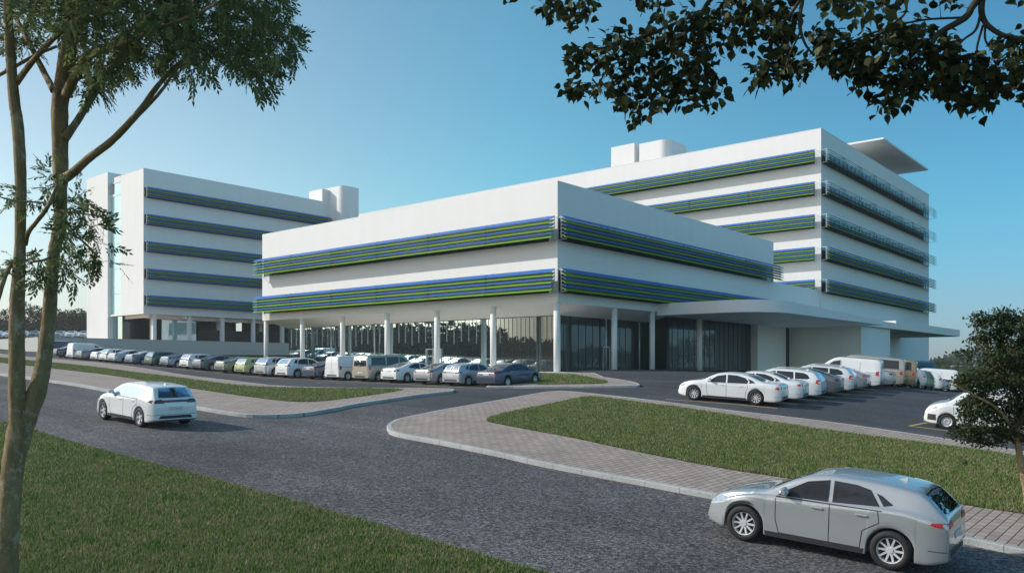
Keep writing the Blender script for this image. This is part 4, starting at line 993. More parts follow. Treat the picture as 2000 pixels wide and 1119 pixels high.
    if not S.get('boxy'):   # aerial fin
        x = .95 if style != 'hatchback' else .8; h = bvh.ray_cast(Vector((x, 0, 4)), Vector((0, 0, -1)))[0]
        m = MB(); x -= L/2; m.add([(x-.09, -.02, h.z-.01), (x-.09, .02, h.z-.01), (x+.1, 0, h.z-.012), (x-.085, 0, h.z+.065)], [(0, 1, 3), (1, 2, 3), (2, 0, 3)]); m.build('aerial', P[color], root)
    if style in ('hatchback', 'crossover', 'estate'):   # roof spoiler
        pass
    # wheels
    tw = .225; tm = rm = None
    for x in (wr, wf):
        for sg in (1, -1):
            if tm is None:
                wh = tyre_mb(r, tw).build('wheel', M['rubber'], root, True); tm = wh.data
                rr_ = rim_mb(r, tw, spokes, S.get('plainrim')).build('rim', [M['steelrim' if S.get('plainrim') else 'alloy'], M['plastic']], wh); rm = rr_.data
            else:
                wh = bpy.data.objects.new('wheel', tm); C.objects.link(wh); wh.parent = root
                rr_ = bpy.data.objects.new('rim', rm); C.objects.link(rr_); rr_.parent = wh
            wh.location = (x-L/2, sg*(W/2-.125), r)
            wh.rotation_euler = (0, 0, 0 if sg > 0 else math.pi)
    return root
KIDS = {}
def kids(o):
    if o.name not in KIDS:
        d = {}
        for q_ in bpy.data.objects:
            if q_.parent: d.setdefault(q_.parent.name, []).append(q_)
        def rec(x):
            KIDS[x.name] = d.get(x.name, [])
            for y in KIDS[x.name]: rec(y)
        rec(o)
    return KIDS[o.name]
def copy_tree(o, parent=None, paint_=None):
    c = o.copy(); C.objects.link(c); c.parent = parent
    if paint_ and o.type == 'MESH' and o.name.split('.')[0] in ('body', 'door_handle', 'mirror', 'aerial'):
        c.material_slots[0].link = 'OBJECT'; c.material_slots[0].material = paint_
    for ch in kids(o): copy_tree(ch, c, paint_)
    return c
PROTO = {}
def car(style, color, xy, heading, label, cat='car', group=None, zo=0.0, flat=None, **kw):
    key = (style,)+tuple(sorted(kw.items()))
    if key not in PROTO: o = make_car(style, color, **kw); PROTO[key] = (o, color)
    else:
        o = copy_tree(PROTO[key][0], None, P[color])
    S = ST[style]; h = Vector((math.cos(heading), math.sin(heading), 0)); s = Vector((-h.y, h.x, 0))
    c = Vector((xy[0], xy[1], 0))
    if flat is None:
        zf = G(*(c+h*1.4)[:2]); zb = G(*(c-h*1.4)[:2]); zl = G(*(c+s*.8)[:2]); zr_ = G(*(c-s*.8)[:2])
        X = Vector((h.x*2.8, h.y*2.8, zf-zb)).normalized(); Yv = Vector((s.x*1.6, s.y*1.6, zl-zr_)); Z = X.cross(Yv).normalized(); Yv = Z.cross(X)
        z = (zf+zb)/2+zo+0.01
    else: X, Yv, Z, z = h, s, Vector((0, 0, 1)), flat
    o.matrix_world = Matrix(((X.x, Yv.x, Z.x, c.x), (X.y, Yv.y, Z.y, c.y), (X.z, Yv.z, Z.z, z), (0, 0, 0, 1)))
    tag(o, label, cat, group); return o
HD2 = math.atan2(D2.y, D2.x); HD1 = math.atan2(D1.y, D1.x)
HL = math.atan2(D1.y, D1.x)
# --- two moving cars on the road
p1 = gp(273, 831, 0); p2 = gp(205, 822, 0)
def place_by_wheels(style, near_rear, near_front):
    """centre and heading from the ground points under the wheels of the left side"""
    a = Vector(near_rear); b = Vector(near_front); d = (b-a).normalized(); S = ST[style]
    wr = S['L']-S['foh']-S['wb']; right = Vector((d.y, -d.x))
    mid = a+d*(S['L']/2-wr)+right*(S['W']/2-.1)
    return (mid.x, mid.y), math.atan2(d.y, d.x)
ra = Vector(gp(276, 834)); best = None
for i in range(400):      # front wheel on its sight line, one wheelbase away
    y = ra.y+i*.01; q_ = Vector(((206-1000)/F*y, y)); e = abs((q_-ra).length-2.62)
    if best is None or e < best[0]: best = (e, q_)
xy, hd = place_by_wheels('hatchback', tuple(ra), tuple(best[1]))
car('hatchback', 'white', xy, hd, 'white hatchback driving away on the left part of the road', 'car', spokes=5, bar=True, taildark=True, name='driving_car')
xy, hd = place_by_wheels('coupe_crossover', gp(1738, 1112), gp(1456, 1056))
car('coupe_crossover', 'brightsilver', xy, hd, 'silver crossover with dark windows driving on the road at the lower right corner', 'car', spokes=10, bar=False, name='driving_car')
# --- left row, rear bumpers towards the road
row = [(928, 'saloon', 'navy', 'dark blue saloon at the right end of the left row', 0), (862, 'hatchback', 'palesilver', 'silver hatchback with dark tail lamp bar beside the dark blue saloon', 1),
       (805, 'fastback', 'silver', 'silver fastback with high tail, parked beside the white electric saloon in the left row', 0), (740, 'fastback', 'white', 'white smooth fastback just right of the beige minibus', 1),
       (687, 'minibus', 'beige', 'beige and grey minibus with wide rear window in the left row', 0), (632, 'panel_van', 'white', 'white panel van with blank rear doors next to the beige minibus', 0),
       (589, 'fastback', 'navy', 'low dark blue fastback partly behind the white panel van', 0), (534, 'crossover', 'white', 'white crossover with red tail lamps left of the dark blue fastback', 0),
       (493, 'crossover', 'palesilver', 'silver white crossover right of the lime green hatchback', 1), (455, 'hatchback', 'limegreen', 'lime green hatchback in the left row', 0),
       (417, 'saloon', 'olive', 'olive grey saloon left of the lime green hatchback', 1), (372, 'saloon', 'grey', 'large dark grey saloon in the middle of the left row', 1), (349, 'hatchback', 'white', 'white hatchback mostly hidden by the large dark grey saloon', 1),
       (309, 'fastback', 'bluegrey', 'blue grey fastback right of the dark green car', 1), (281, 'hatchback', 'darkgreen', 'dark green hatchback in the left row', 1),
       (242, 'saloon', 'bluegrey', 'blue grey saloon left of the dark green car', 1), (209, 'saloon', 'palesilver', 'silver saloon with bright red tail lamp in the left row', 0),
       (191, 'hatchback', 'white', 'white hatchback squeezed behind the silver saloon with the red lamp', 1),
       (174, 'saloon', 'pearl', 'pearl white saloon near the left end of the left row', 1), (146, 'saloon', 'grey', 'dark grey saloon beside the long white van', 1),
       (127, 'panel_van', 'white', 'long white van at the left end of the left row', 0), (98, 'saloon', 'navy', 'dark navy saloon at the left end of the left row', 0)]
X0, Y0 = -.0449*53.3, 53.3
lastb = None
for u, st, col, lab, dk_ in row:
    k = (u-1000)/F   # rear left corner on the row line
    s = (k*Y0-X0)/(-.763-.646*k)
    S = ST[st]; cr = Vector((X0-.763*s, Y0+.646*s, 0))
    c = cr+D2*(S['L']/2)-D1*(S['W']/2)+D2*random.uniform(-.12, .12)
    car(st, col, (c.x, c.y), HD2+random.uniform(-.015, .015), lab, 'van' if 'van' in st else ('minibus' if st == 'minibus' else 'car'), 'cars parked in the left row', spokes=5 if (u % 2) else 10, taildark=bool(dk_), bar=bool(dk_ and st in ('hatchback', 'crossover')))
c = Vector((X0-.763*72, Y0+.646*72, 0))+D2*5.2
car('panel_van', 'navy', (c.x-3.2, c.y+1.5), HD2, 'dark navy van behind the navy saloon at the far left end', 'van', 'cars parked in the left row', spokes=5, taildark=False, bar=False)
# yellow bay lines of the left row
for i in range(27):
    a = Vector((X0, Y0, 0))+D1*(i*2.72-1.6)-D2*.5; b = a+D2*5.3
    bay_line((a.x, a.y), (b.x, b.y), '')
a = Vector((X0, Y0, 0))-D1*1.6-D2*.6; b = a+D1*71
bay_line((a.x, a.y), (b.x, b.y), '', .14)
# --- right row, noses to the left
base_f = Vector(gp(1362, 782)); base_r = Vector(gp(1478, 791.5))
rr = [(0, 'limousine', 'white', 'long white luxury saloon at the front of the right parking lot', 10, 0, 0), (1, 'saloon', 'white', 'white saloon with red lamps directly behind the long luxury saloon', 10, 0, -.1),
      (2, 'estate', 'white', 'white estate car with roof rails, first of the two estates in the right lot', 5, 0, -.5), (3, 'fastback', 'grey', 'dark grey fastback between the two white estates', 5, 1, .25),
      (4, 'estate', 'pearl', 'white estate car behind the dark grey fastback', 5, 0, -.5), (5, 'fastback', 'silver', 'silver fastback in front of the white panel van in the right lot', 5, 0, .1),
      (6, 'panel_van', 'white', 'white panel van in the middle of the right row', 5, 0, 0), (7, 'saloon', 'palesilver', 'silver grey saloon between the white van and the beige minibus', 5, 1, .2),
      (8, 'minibus', 'beige', 'beige minibus in the right row with side windows', 5, 0, 0), (9, 'minibus', 'tan', 'tan brown minibus behind the beige one', 5, 0, .6),
      (10, 'hatchback', 'palesilver', 'silver hatchback right of the tan minibus', 5, 0, .3), (11, 'hatchback', 'darkgreen', 'dark green hatchback right of the silver hatchback in the far lot', 5, 1, 0),
      (12, 'estate', 'white', 'white estate seen behind the small tree on the right', 5, 0, 0), (13, 'saloon', 'bluegrey', 'blue grey saloon seen through the left of the small tree', 5, 1, 0),
      (14, 'panel_van', 'white', 'white panel van seen through the small tree', 5, 0, 0), (15, 'hatchback', 'red', 'red hatchback seen through the small tree', 5, 0, 0),
      (16, 'saloon', 'white', 'white saloon seen through the small tree beyond the red hatchback', 5, 0, 0), (17, 'saloon', 'grey', 'grey saloon at the far right of the right lot', 5, 1, 0)]
dcar = (base_f-base_r).normalized(); S = ST['limousine']; wr = S['L']-S['foh']-S['wb']
rt = Vector((dcar.y, -dcar.x)); c0 = base_r+dcar*(S['L']/2-wr)+rt*(S['W']/2-.1)
noseline = c0+dcar*(S['L']/2)
step_ = Vector((D2.x, D2.y))*2.62
for k, st, col, lab, sp, dk_, so in rr:
    S = ST[st]; nz = noseline-dcar*5.2+dcar*(S['L']/2)+step_*k+Vector((dcar.x, dcar.y))*so*0
    nz = nz+dcar*random.uniform(-.1, .1)
    car(st, col, (nz.x, nz.y), math.atan2(dcar.y, dcar.x)+random.uniform(-.012, .012), lab, 'van' if 'van' in st else ('minibus' if st == 'minibus' else 'car'), 'cars parked in the right row', spokes=sp, taildark=bool(dk_), bar=bool(dk_ and st in ('hatchback', 'crossover')))
for k in range(0, 19):
    a = noseline+dcar*.3+step_*(k-.5); b = a-dcar*5.6; bay_line((a.x, a.y), (b.x, b.y), '')
# second aisle: white van with its nose showing beside the small tree
xyv = Vector(gp(1848, 838)); S = ST['panel_van']
c = xyv-dcar*(S['L']/2-S['foh'])+rt*(S['W']/2-.1)
car('panel_van', 'white', (c.x, c.y), math.atan2(dcar.y, dcar.x), 'white van with grey lower bumper half hidden by the small tree on the right', 'van', spokes=5, taildark=False, bar=False)
q0 = gp(1776, 832); q1 = gp(1811, 825); q2 = gp(1900, 847)
bay_line(q0, q1, ''); bay_line(q0, q2, '')
a = Vector(q1); bay_line(q1, tuple(a+(Vector(q2)-Vector(q0))), '')
# --- cars on the parking deck, far left
cols = ['white', 'palesilver', 'white', 'silver', 'pearl', 'white', 'palesilver', 'grey', 'white', 'silver', 'white', 'pearl', 'palesilver', 'white', 'silver', 'white', 'pearl', 'white']
sts = ['hatchback', 'saloon', 'fastback']
for i in range(18):
    x = -119+i*2.62
    lab = 'small distant pale car parked nose out on the far parking deck, number %s from the left' % ['one', 'two', 'three', 'four', 'five', 'six', 'seven', 'eight', 'nine', 'ten', 'eleven', 'twelve', 'thirteen', 'fourteen', 'fifteen', 'sixteen', 'seventeen', 'eighteen'][i]
    if i >= 15 or x > -88: continue
    car(sts[i % 3], cols[i], (x, 173.5), R(-75), 'small distant car on the parking deck, %s from the left' % ['first', 'second', 'third', 'fourth', 'fifth', 'sixth', 'seventh', 'eighth', 'ninth', 'tenth', 'eleventh', 'twelfth', 'thirteenth', 'fourteenth', 'fifteenth'][i], 'car', 'cars on the far parking deck', flat=6.02, spokes=5, taildark=False, bar=False)
# ================================================================= TREES
def leaf_shapes(kind, n, pos, dirs, size, rng, droop=0.5):
    """returns V,F for n leaves. kind 'pinnate' (rachis with leaflets), 'ovate' (folded pointed leaf), 'small' (tiny pointed quad)"""
    P_ = np.asarray(pos); D = np.asarray(dirs)+rng.normal(0, .25, (n, 3)); D[:, 2] -= droop*rng.uniform(.3, 1.2, n); D /= np.linalg.norm(D, axis=1)[:, None]
    up = np.tile([0, 0, 1.0], (n, 1))+rng.normal(0, .55, (n, 3)); S_ = np.cross(D, up); S_ /= np.linalg.norm(S_, axis=1)[:, None]+1e-9; U_ = np.cross(S_, D)
    sz = size*rng.uniform(.65, 1.25, n)[:, None]
    if kind == 'ovate':
        prof = [(0, 0, 0), (.08, .28, .04), (.33, .45, .08), (.62, .34, .06), (.85, .12, .0), (1.12, 0, -.08), (.85, -.12, .0), (.62, -.34, .06), (.33, -.45, .08), (.08, -.28, .04)]
        V = np.stack([P_+sz*(a*D+b*S_+c*U_) for a, b, c in prof]+[P_+sz*(.5*D-.03*U_)], 1).reshape(-1, 3)
        f = np.array([(i, (i+1) % 10, 10) for i in range(10)])
        Fc = (np.arange(n)*11)[:, None, None]+f[None]; return V, Fc.reshape(-1, 3), 10
    if kind == 'small':
        prof = [(0, 0, 0), (.5, .3, .05), (1.0, 0, 0), (.5, -.3, .05)]
        V = np.stack([P_+sz*(a*D+b*S_+c*U_) for a, b, c in prof], 1).reshape(-1, 3)
        Fc = (np.arange(n)*4)[:, None]+np.arange(4)[None]; return V, Fc, 1
    # pinnate: 5 pairs + terminal, leaflets as lens quads
    Vs = []; k = 0
    for j in range(6):
        a = .22+.14*j; sag = -.18*a*a
        base = P_+sz*(a*D)+sz*np.array([0, 0, 1.0])*sag
        for sg in ((1, -1) if j < 5 else (0,)):
            dd = D*(.75 if sg else 1)+S_*sg*.75+rng.normal(0, .12, (n, 3)); dd[:, 2] -= .28; dd /= np.linalg.norm(dd, axis=1)[:, None]
            nn = np.cross(dd, U_); nn /= np.linalg.norm(nn, axis=1)[:, None]+1e-9; L_ = .34*rng.uniform(.8, 1.15, n)[:, None]*sz
            Vs += [base, base+dd*L_*.45+nn*L_*.19, base+dd*L_, base+dd*L_*.45-nn*L_*.19]; k += 1
    V = np.stack(Vs, 1).reshape(-1, 3); Fc = (np.arange(n*k)*4)[:, None]+np.arange(4)[None]
    return V, Fc, k
def grow(nodes, sites, maxseg=0.6):
    """connect every site to the nearest node already on the tree; returns list of twig polylines and the direction of each site's twig"""
    nd = np.array(nodes); order = np.argsort([((nd-s)**2).sum(1).min() for s in sites]); tw = []; dirs = np.zeros((len(sites), 3))
    arr = np.zeros((len(nd)+3*len(sites), 3)); arr[:len(nd)] = nd; n = len(nd)
    for i in order:
        s = sites[i]; d2 = ((arr[:n]-s)**2).sum(1); j = int(d2.argmin()); a = arr[j].copy(); L_ = math.sqrt(d2[j])
        mid = (a+s)/2+rng.normal(0, .06*L_, 3)+np.array([0, 0, .08*L_]); tw.append((a, mid, s)); dirs[i] = (s-mid)/(np.linalg.norm(s-mid)+1e-9)
        arr[n] = s; arr[n+1] = mid; n += 2
    return tw, dirs
def twig_mesh(name, tws, r0, mat, parent):
    m = MB()
    for a, mid, s in tws:
        L_ = float(np.linalg.norm(np.array(s)-np.array(a))); r_ = min(r0*1.6, r0*(.7+L_*.8)); m.tube([a, mid, s], [r_, r_*.75, r_*.45], 4, cap=False)
    return m.build(name, mat, parent, True)
def limb_pts(pts, depth_f=None):
    """(u,v,depth,width px) -> smooth world polyline and radii"""
    c = catmull(pts, 5); P_ = [px(u, v, d) for u, v, d, w_ in c]; R_ = [max(.004, w_/2/F*d) for u, v, d, w_ in c]; return P_, R_
def clip_local(P_, o): return [p-o for p in P_]
# --- big forked tree at the left edge
base = px(10, 1119, 8.9); gz = G(-5.0, 8.9); trunk_base = Vector((base.x-.05, 8.9, gz))
tr = empty('forked_tree', tuple(trunk_base)); tag(tr, 'tall forked tree with mottled brown trunk and feathery leaves at the left edge', 'tree')
o = trunk_base; D0 = 8.9
limbs = {
 'trunk': [(8, 1330, D0, 60), (10, 1240, D0, 46), (12, 1119, D0, 42), (18, 1000, D0, 38), (27, 900, D0, 40), (40, 840, D0, 46), (56, 800, D0, 40), (72, 765, D0, 34), (85, 710, D0+.05, 29), (92, 655, D0+.1, 26), (97, 600, D0+.12, 25), (102, 530, D0+.15, 23), (107, 485, D0+.15, 22), (116, 450, D0+.15, 25), (118, 413, D0+.15, 23), (118, 375, D0+.15, 24), (118, 330, D0+.15, 28), (117, 250, D0+.15, 30), (117, 200, D0+.15, 30), (126, 150, D0+.1, 32), (132, 100, D0, 30), (142, 50, D0, 26), (152, 0, D0, 22), (165, -80, D0, 18), (170, -180, D0, 12)],
 'stem': [(40, 850, D0, 36), (35, 800, D0-.08, 32), (33, 750, D0-.12, 30), (33, 690, D0-.15, 28), (33, 620, D0-.15, 28), (35, 560, D0-.15, 25), (39, 488, D0-.15, 20), (40, 413, D0-.15, 20), (40, 337, D0-.15, 21), (35, 250, D0-.15, 21), (27, 190, D0-.15, 20), (20, 100, D0-.15, 18), (14, 0, D0-.15, 16), (5, -100, D0-.15, 12)]}
br = {
 'a': [(124, 350, D0+.1, 20), (145, 335, D0, 17), (175, 308, D0-.1, 15), (215, 278, D0-.2, 14), (250, 243, D0-.3, 13), (280, 208, D0-.35, 12), (305, 172, D0-.4, 10), (335, 138, D0-.4, 8), (380, 100, D0-.4, 6), (450, 70, D0-.3, 5), (530, 60, D0-.2, 4)],
 'b': [(125, 272, D0+.1, 18), (150, 238, D0+.2, 14), (180, 190, D0+.4, 13), (205, 150, D0+.5, 12), (235, 108, D0+.6, 10), (255, 60, D0+.7, 8), (300, 10, D0+.8, 6), (330, -60, D0+.8, 5)],
 'c': [(130, 185, D0, 20), (155, 135, D0-.3, 17), (178, 105, D0-.5, 14), (230, 90, D0-.8, 10), (300, 60, D0-1.0, 8), (400, 20, D0-1.2, 6), (480, -30, D0-1.3, 4)],
 'd': [(105, 178, D0+.1, 14), (80, 130, D0+.3, 11), (55, 80, D0+.4, 10), (30, 35, D0+.5, 8), (5, 0, D0+.6, 6)],
 'e': [(33, 162, D0-.1, 12), (62, 122, D0-.4, 11), (95, 85, D0-.6, 10), (130, 55, D0-.8, 8), (180, 20, D0-.9, 6)],
 'f': [(-10, 152, D0, 6), (30, 130, D0+.1, 7), (70, 108, D0+.2, 6), (110, 92, D0+.3, 5)],
 'g': [(50, 478, D0-.1, 8), (55, 455, D0-.2, 9), (70, 435, D0-.3, 8), (88, 412, D0-.4, 8), (100, 390, D0-.45, 7), (112, 360, D0-.5, 4)],
 'h': [(28, 510, D0-.1, 7), (14, 530, D0-.25, 9), (3, 560, D0-.3, 9), (-8, 600, D0-.3, 8)],
 'i': [(118, 60, D0-.1, 9), (200, 30, D0+.2, 9), (300, -20, D0+.3, 8), (420, -60, D0+.3, 6)],
 'j': [(255, 240, D0-.3, 8), (300, 195, D0-.2, 7), (325, 165, D0-.1, 6), (350, 130, D0, 5), (420, 110, D0+.2, 4)],
 'k': [(88, 445, D0-.3, 5), (130, 455, D0-.25, 4), (160, 470, D0-.2, 4), (190, 500, D0-.2, 3)],
 'l': [(100, 410, D0-.4, 4), (140, 415, D0-.4, 4), (180, 420, D0-.4, 3), (215, 430, D0-.4, 3)],
 'm': [(60, 512, D0-.3, 4), (85, 508, D0-.2, 5), (105, 500, D0-.1, 5)],
 'n': [(0, 385, D0-.4, 3), (30, 392, D0-.3, 3), (80, 396, D0-.3, 4), (92, 400, D0-.3, 5)]}
nodes = []
m = MB(o)
for k in ('trunk', 'stem'):
    P_, R_ = limb_pts(limbs[k]); m.tube(P_, R_, 16, jit=0.045)
    if k == 'trunk':
        # root flare
        m.tube([P_[0]-Vector((0, 0, .3)), P_[0], P_[2]], [.36, .24, .16], 14, jit=.05)
m.build('trunk', M['bark'], tr, True)
for k, pl in br.items():
    P_, R_ = limb_pts(pl); m = MB(o); m.tube(P_, R_, 9, jit=.05); m.build('limb', M['bark'], tr, True)
    nodes += [tuple(p) for p in P_]
P_, R_ = limb_pts(limbs['trunk']); nodes += [tuple(p) for p in P_[-40:]]; P_, R_ = limb_pts(limbs['stem']); nodes += [tuple(p) for p in P_[-25:]]
crown = [(-60, -200), (480, -200), (550, -60), (560, 0), (572, 50), (580, 85), (560, 110), (535, 130), (520, 160), (495, 155), (470, 118), (420, 108), (400, 135), (375, 145), (345, 138), (330, 120), (300, 128), (268, 125), (258, 142), (230, 138), (215, 160), (190, 162), (165, 150), (150, 120), (150, 90), (112, 65), (100, 40), (60, 40), (30, 25), (-60, 25)]
def sample_sites(poly, n, d0, d1, bias=1.0):
    p = np.array(poly); lo = p.min(0); hi = p.max(0); out = []
    while len(out) < n:
        u = rng.uniform(lo[0], hi[0], n*2); v = rng.uniform(lo[1], hi[1], n*2); k = inpoly(u, v, poly)
        for a, b in zip(u[k], v[k]):
            out.append(np.array(px(a, b, rng.uniform(d0, d1))))
    return out[:n]
sites = sample_sites(crown, 1750, D0-1.5, D0+1.8)
sites += sample_sites([(-20, 30), (60, 60), (80, 90), (60, 100), (-20, 90)], 30, D0-.3, D0+.8)
sites += sample_sites([(150, 150), (175, 140), (200, 160), (215, 180), (190, 185), (165, 185)], 18, D0-.3, D0+.3)
low = sample_sites([(120, 405), (170, 385), (215, 425), (232, 430), (225, 445), (190, 440), (215, 480), (225, 500), (200, 525), (170, 520), (150, 470), (120, 470)], 52, D0-.6, D0+.1)
low += sample_sites([(95, 330), (150, 330), (180, 340), (130, 350), (110, 380), (80, 385), (75, 335)], 12, D0-.4, D0)
low += sample_sites([(5, 375), (60, 378), (70, 400), (30, 405), (5, 395)], 8, D0-.4, D0)
low += sample_sites([(0, 500), (45, 490), (105, 495), (110, 530), (80, 555), (60, 540), (20, 530), (0, 545)], 22, D0-.5, D0)
low += sample_sites([(110, 490), (150, 500), (165, 535), (140, 540), (115, 525)], 9, D0-.4, D0)
sites += low
sites = [s for s in sites]
tws, dirs = grow(nodes, sites)
tws = [tuple(np.array(q)-np.array(o) for q in t) for t in tws]
twig_mesh('twigs', tws, .0045, M['twig'], tr)
pos = np.repeat(np.array(sites), 3, 0)+rng.normal(0, .035, (len(sites)*3, 3)); dd = np.repeat(dirs, 3, 0)+rng.normal(0, .8, (len(sites)*3, 3))
V, Fc, k = leaf_shapes('pinnate', len(pos), pos-np.array(o), dd, .185, rng, .3)
mesh_np('crown', V, Fc, M['leaf_a'], tr, rnd=rng.random(len(Fc))*.5+np.repeat(rng.random(len(pos)), k)*.5)

def blob_sites_(n, lobes):
    out = []
    for i in range(n):
        x, y, z, r_, fl = lobes[i % len(lobes)]; d = rng.normal(0, 1, 3); d /= np.linalg.norm(d); rr_ = r_*rng.uniform(.3, 1)**.5; out.append(np.array([x+d[0]*rr_, y+d[1]*rr_, z+d[2]*rr_*fl]))
    return out
# --- overhanging tree whose branches enter from the top right
D0 = 6.6
tb = Vector((7.2, 5.2, G(7.2, 5.2))); tr = empty('overhanging_tree', tuple(tb)); o = tb
tag(tr, 'broad leaved tree whose dark branches hang into the picture from the top right', 'tree')
W3 = lambda u, v, d: px(u, v, d)
tk = [tb-Vector((0, 0, .3)), tb+Vector((0, 0, 1.2)), tb+Vector((-.1, .1, 3.5)), tb+Vector((-.35, .3, 6.0)), tb+Vector((-.6, .4, 8.2))]
m = MB(o); c = catmull([(*p, r_) for p, r_ in zip(tk, (.24, .20, .17, .14, .10))], 6); m.tube([q[:3] for q in c], [q[3] for q in c], 14, jit=.04); m.build('trunk', M['bark'], tr, True)
top = tk[3]; tu_ = (top.x/top.y*F+1000, HZ-top.z/top.y*F, top.y)
br = [[(2350, -260, 5.6, 70), (2150, -170, 6.0, 40), (1990, -70, 6.4, 24), (1910, 0, D0, 15), (1885, 35, D0, 13), (1835, 65, D0, 11), (1815, 95, D0, 9), (1800, 125, D0, 6)],
      [(1990, -70, 6.4, 18), (1935, -30, D0, 12), (1917, 10, D0, 12), (1925, 45, D0, 10), (1960, 70, D0-.1, 9), (2010, 78, D0-.2, 8), (2080, 95, D0-.3, 6)],
      [(2150, -170, 6.0, 34), (1900, -150, 6.3, 26), (1700, -90, 6.6, 20), (1580, -30, 6.7, 12), (1566, 10, 6.7, 8), (1562, 50, 6.7, 7), (1572, 85, 6.7, 5), (1590, 110, 6.7, 4)],
      [(1580, -30, 6.7, 10), (1550, 20, 6.8, 6), (1530, 45, 6.8, 5), (1500, 80, 6.9, 4)],
      [(1700, -90, 6.6, 16), (1500, -70, 6.9, 14), (1400, -10, 7.1, 10), (1370, 25, 7.2, 8), (1340, 65, 7.2, 6), (1320, 95, 7.2, 5), (1300, 130, 7.2, 4), (1285, 170, 7.2, 3)],
      [(1370, 25, 7.2, 6), (1310, 50, 7.1, 5), (1230, 80, 7.0, 4), (1150, 100, 7.0, 3)], [(1340, 65, 7.2, 5), (1270, 100, 7.3, 4), (1200, 125, 7.3, 3)], [(1320, 95, 7.2, 5), (1340, 120, 7.1, 4), (1380, 160, 7.0, 3)],
      [(1566, 40, 6.7, 5), (1560, 70, 6.7, 4), (1545, 100, 6.7, 4), (1535, 130, 6.7, 3)],
      [(1500, -70, 6.9, 12), (1300, -60, 7.0, 9), (1150, -30, 7.1, 6), (1110, 10, 7.1, 4)],
      [(1915, 30, D0, 6), (1905, 60, D0, 5), (1880, 80, D0, 4), (1860, 110, D0, 3)], [(1925, 45, D0, 5), (1925, 80, D0, 4), (1945, 105, D0, 3)], [(1920, 50, D0, 5), (1910, 85, D0, 4), (1905, 115, D0, 3)],
      [(1885, 35, D0, 5), (1800, 40, D0+.1, 4), (1720, 60, D0+.2, 4), (1640, 90, D0+.2, 3)], [(1780, -90, 6.6, 8), (1760, -40, 6.4, 7), (1690, -5, 6.0, 5), (1640, 10, 5.6, 4)],
      [(1760, -40, 6.4, 6), (1770, 20, 6.4, 5), (1740, 50, 6.5, 4), (1700, 80, 6.5, 3)]]
nodes = []
for pl in br:
    P_, R_ = limb_pts(pl); m = MB(o); m.tube(P_, R_, 8, jit=.06); m.build('limb', M['twig'], tr, True); nodes += [tuple(p) for p in P_]
P0_ = px(*br[0][0][:3]); m = MB(o)
cpts = catmull([(*(tb+Vector((-.35, .3, 6.0))), .13), (*((tb+Vector((-.35, .3, 6.0))).lerp(P0_, .5)+Vector((0, 0, .2))), .12), (*P0_, .11)], 6)
m.tube([q[:3] for q in cpts], [q[3] for q in cpts], 10, jit=.04); m.build('limb', M['twig'], tr, True)
regs = [([(1050, -10), (1165, -10), (1160, 28), (1150, 50), (1120, 48), (1080, 38), (1055, 30)], 60, 7.0, 7.3), ([(1240, -15), (1300, -15), (1295, 12), (1245, 15)], 16, 7.0, 7.3), ([(975, -20), (1010, -20), (1000, 5), (980, 5)], 5, 7, 7.3),
        ([(1330, 30), (1360, 5), (1480, -5), (1490, 50), (1470, 80), (1440, 90), (1400, 95), (1380, 120), (1355, 130), (1400, 140), (1418, 165), (1410, 190), (1395, 215), (1375, 205), (1335, 198), (1310, 205), (1285, 215), (1255, 232), (1225, 225), (1210, 205), (1185, 190), (1160, 180), (1170, 160), (1190, 150), (1170, 130), (1155, 115), (1160, 90), (1180, 75), (1230, 70), (1260, 55), (1290, 30)], 600, 6.9, 7.6),
        ([(1095, 170), (1110, 158), (1145, 158), (1170, 165), (1160, 190), (1115, 200)], 34, 7.1, 7.4), ([(1100, 112), (1120, 95), (1160, 92), (1165, 125), (1130, 130), (1105, 122)], 36, 7.1, 7.4), ([(1180, 50), (1200, 48), (1225, 68), (1180, 70)], 8, 7.1, 7.3),
        ([(1480, -5), (1530, -5), (1560, 30), (1545, 60), (1560, 90), (1535, 100), (1510, 95), (1490, 70)], 90, 6.7, 7.1), ([(1460, 135), (1500, 110), (1540, 95), (1545, 125), (1520, 145), (1505, 160), (1460, 160)], 60, 6.7, 7.1),
        ([(1510, 150), (1540, 120), (1590, 110), (1600, 130), (1570, 145), (1530, 168)], 36, 6.6, 7.0), ([(1575, 60), (1610, 50), (1670, 70), (1690, 110), (1680, 140), (1640, 135), (1600, 105), (1585, 85)], 120, 6.5, 7.0),
        ([(1680, 60), (1760, 40), (1810, 50), (1870, 80), (1880, 130), (1850, 150), (1790, 150), (1720, 145), (1680, 120)], 230, 6.4, 6.9), ([(1640, 125), (1680, 130), (1720, 150), (1690, 175), (1655, 165)], 34, 6.5, 6.9), ([(1720, 150), (1800, 150), (1790, 180), (1750, 200), (1715, 215), (1710, 200), (1740, 175)], 70, 6.5, 6.9),
        ([(1800, 150), (1880, 110), (1960, 110), (1970, 150), (1940, 200), (1905, 215), (1880, 195), (1830, 190)], 200, 6.4, 6.9), ([(1940, 75), (2010, 65), (2060, 90), (2060, 140), (2010, 150), (1960, 110)], 90, 6.2, 6.7), ([(1970, 150), (2020, 140), (2030, 190), (1995, 195), (1975, 170)], 24, 6.2, 6.7),
        ([(1590, -20), (1760, -20), (1770, 20), (1740, 40), (1700, 30), (1650, 35), (1600, 25)], 60, 5.4, 6.0), ([(1500, -200), (2300, -200), (2300, -20), (1960, -15), (1500, -25)], 300, 6.0, 7.4), ([(1000, -160), (1500, -160), (1500, -30), (1100, -25)], 120, 6.6, 7.6),
        ([(2060, -50), (2300, -50), (2300, 200), (2080, 150)], 90, 5.8, 6.8), ([(1830, -10), (1880, -5), (1870, 20), (1840, 15)], 6, 6.4, 6.8), ([(1960, 0), (2010, 0), (2010, 10)], 4, 6.2, 6.5)]
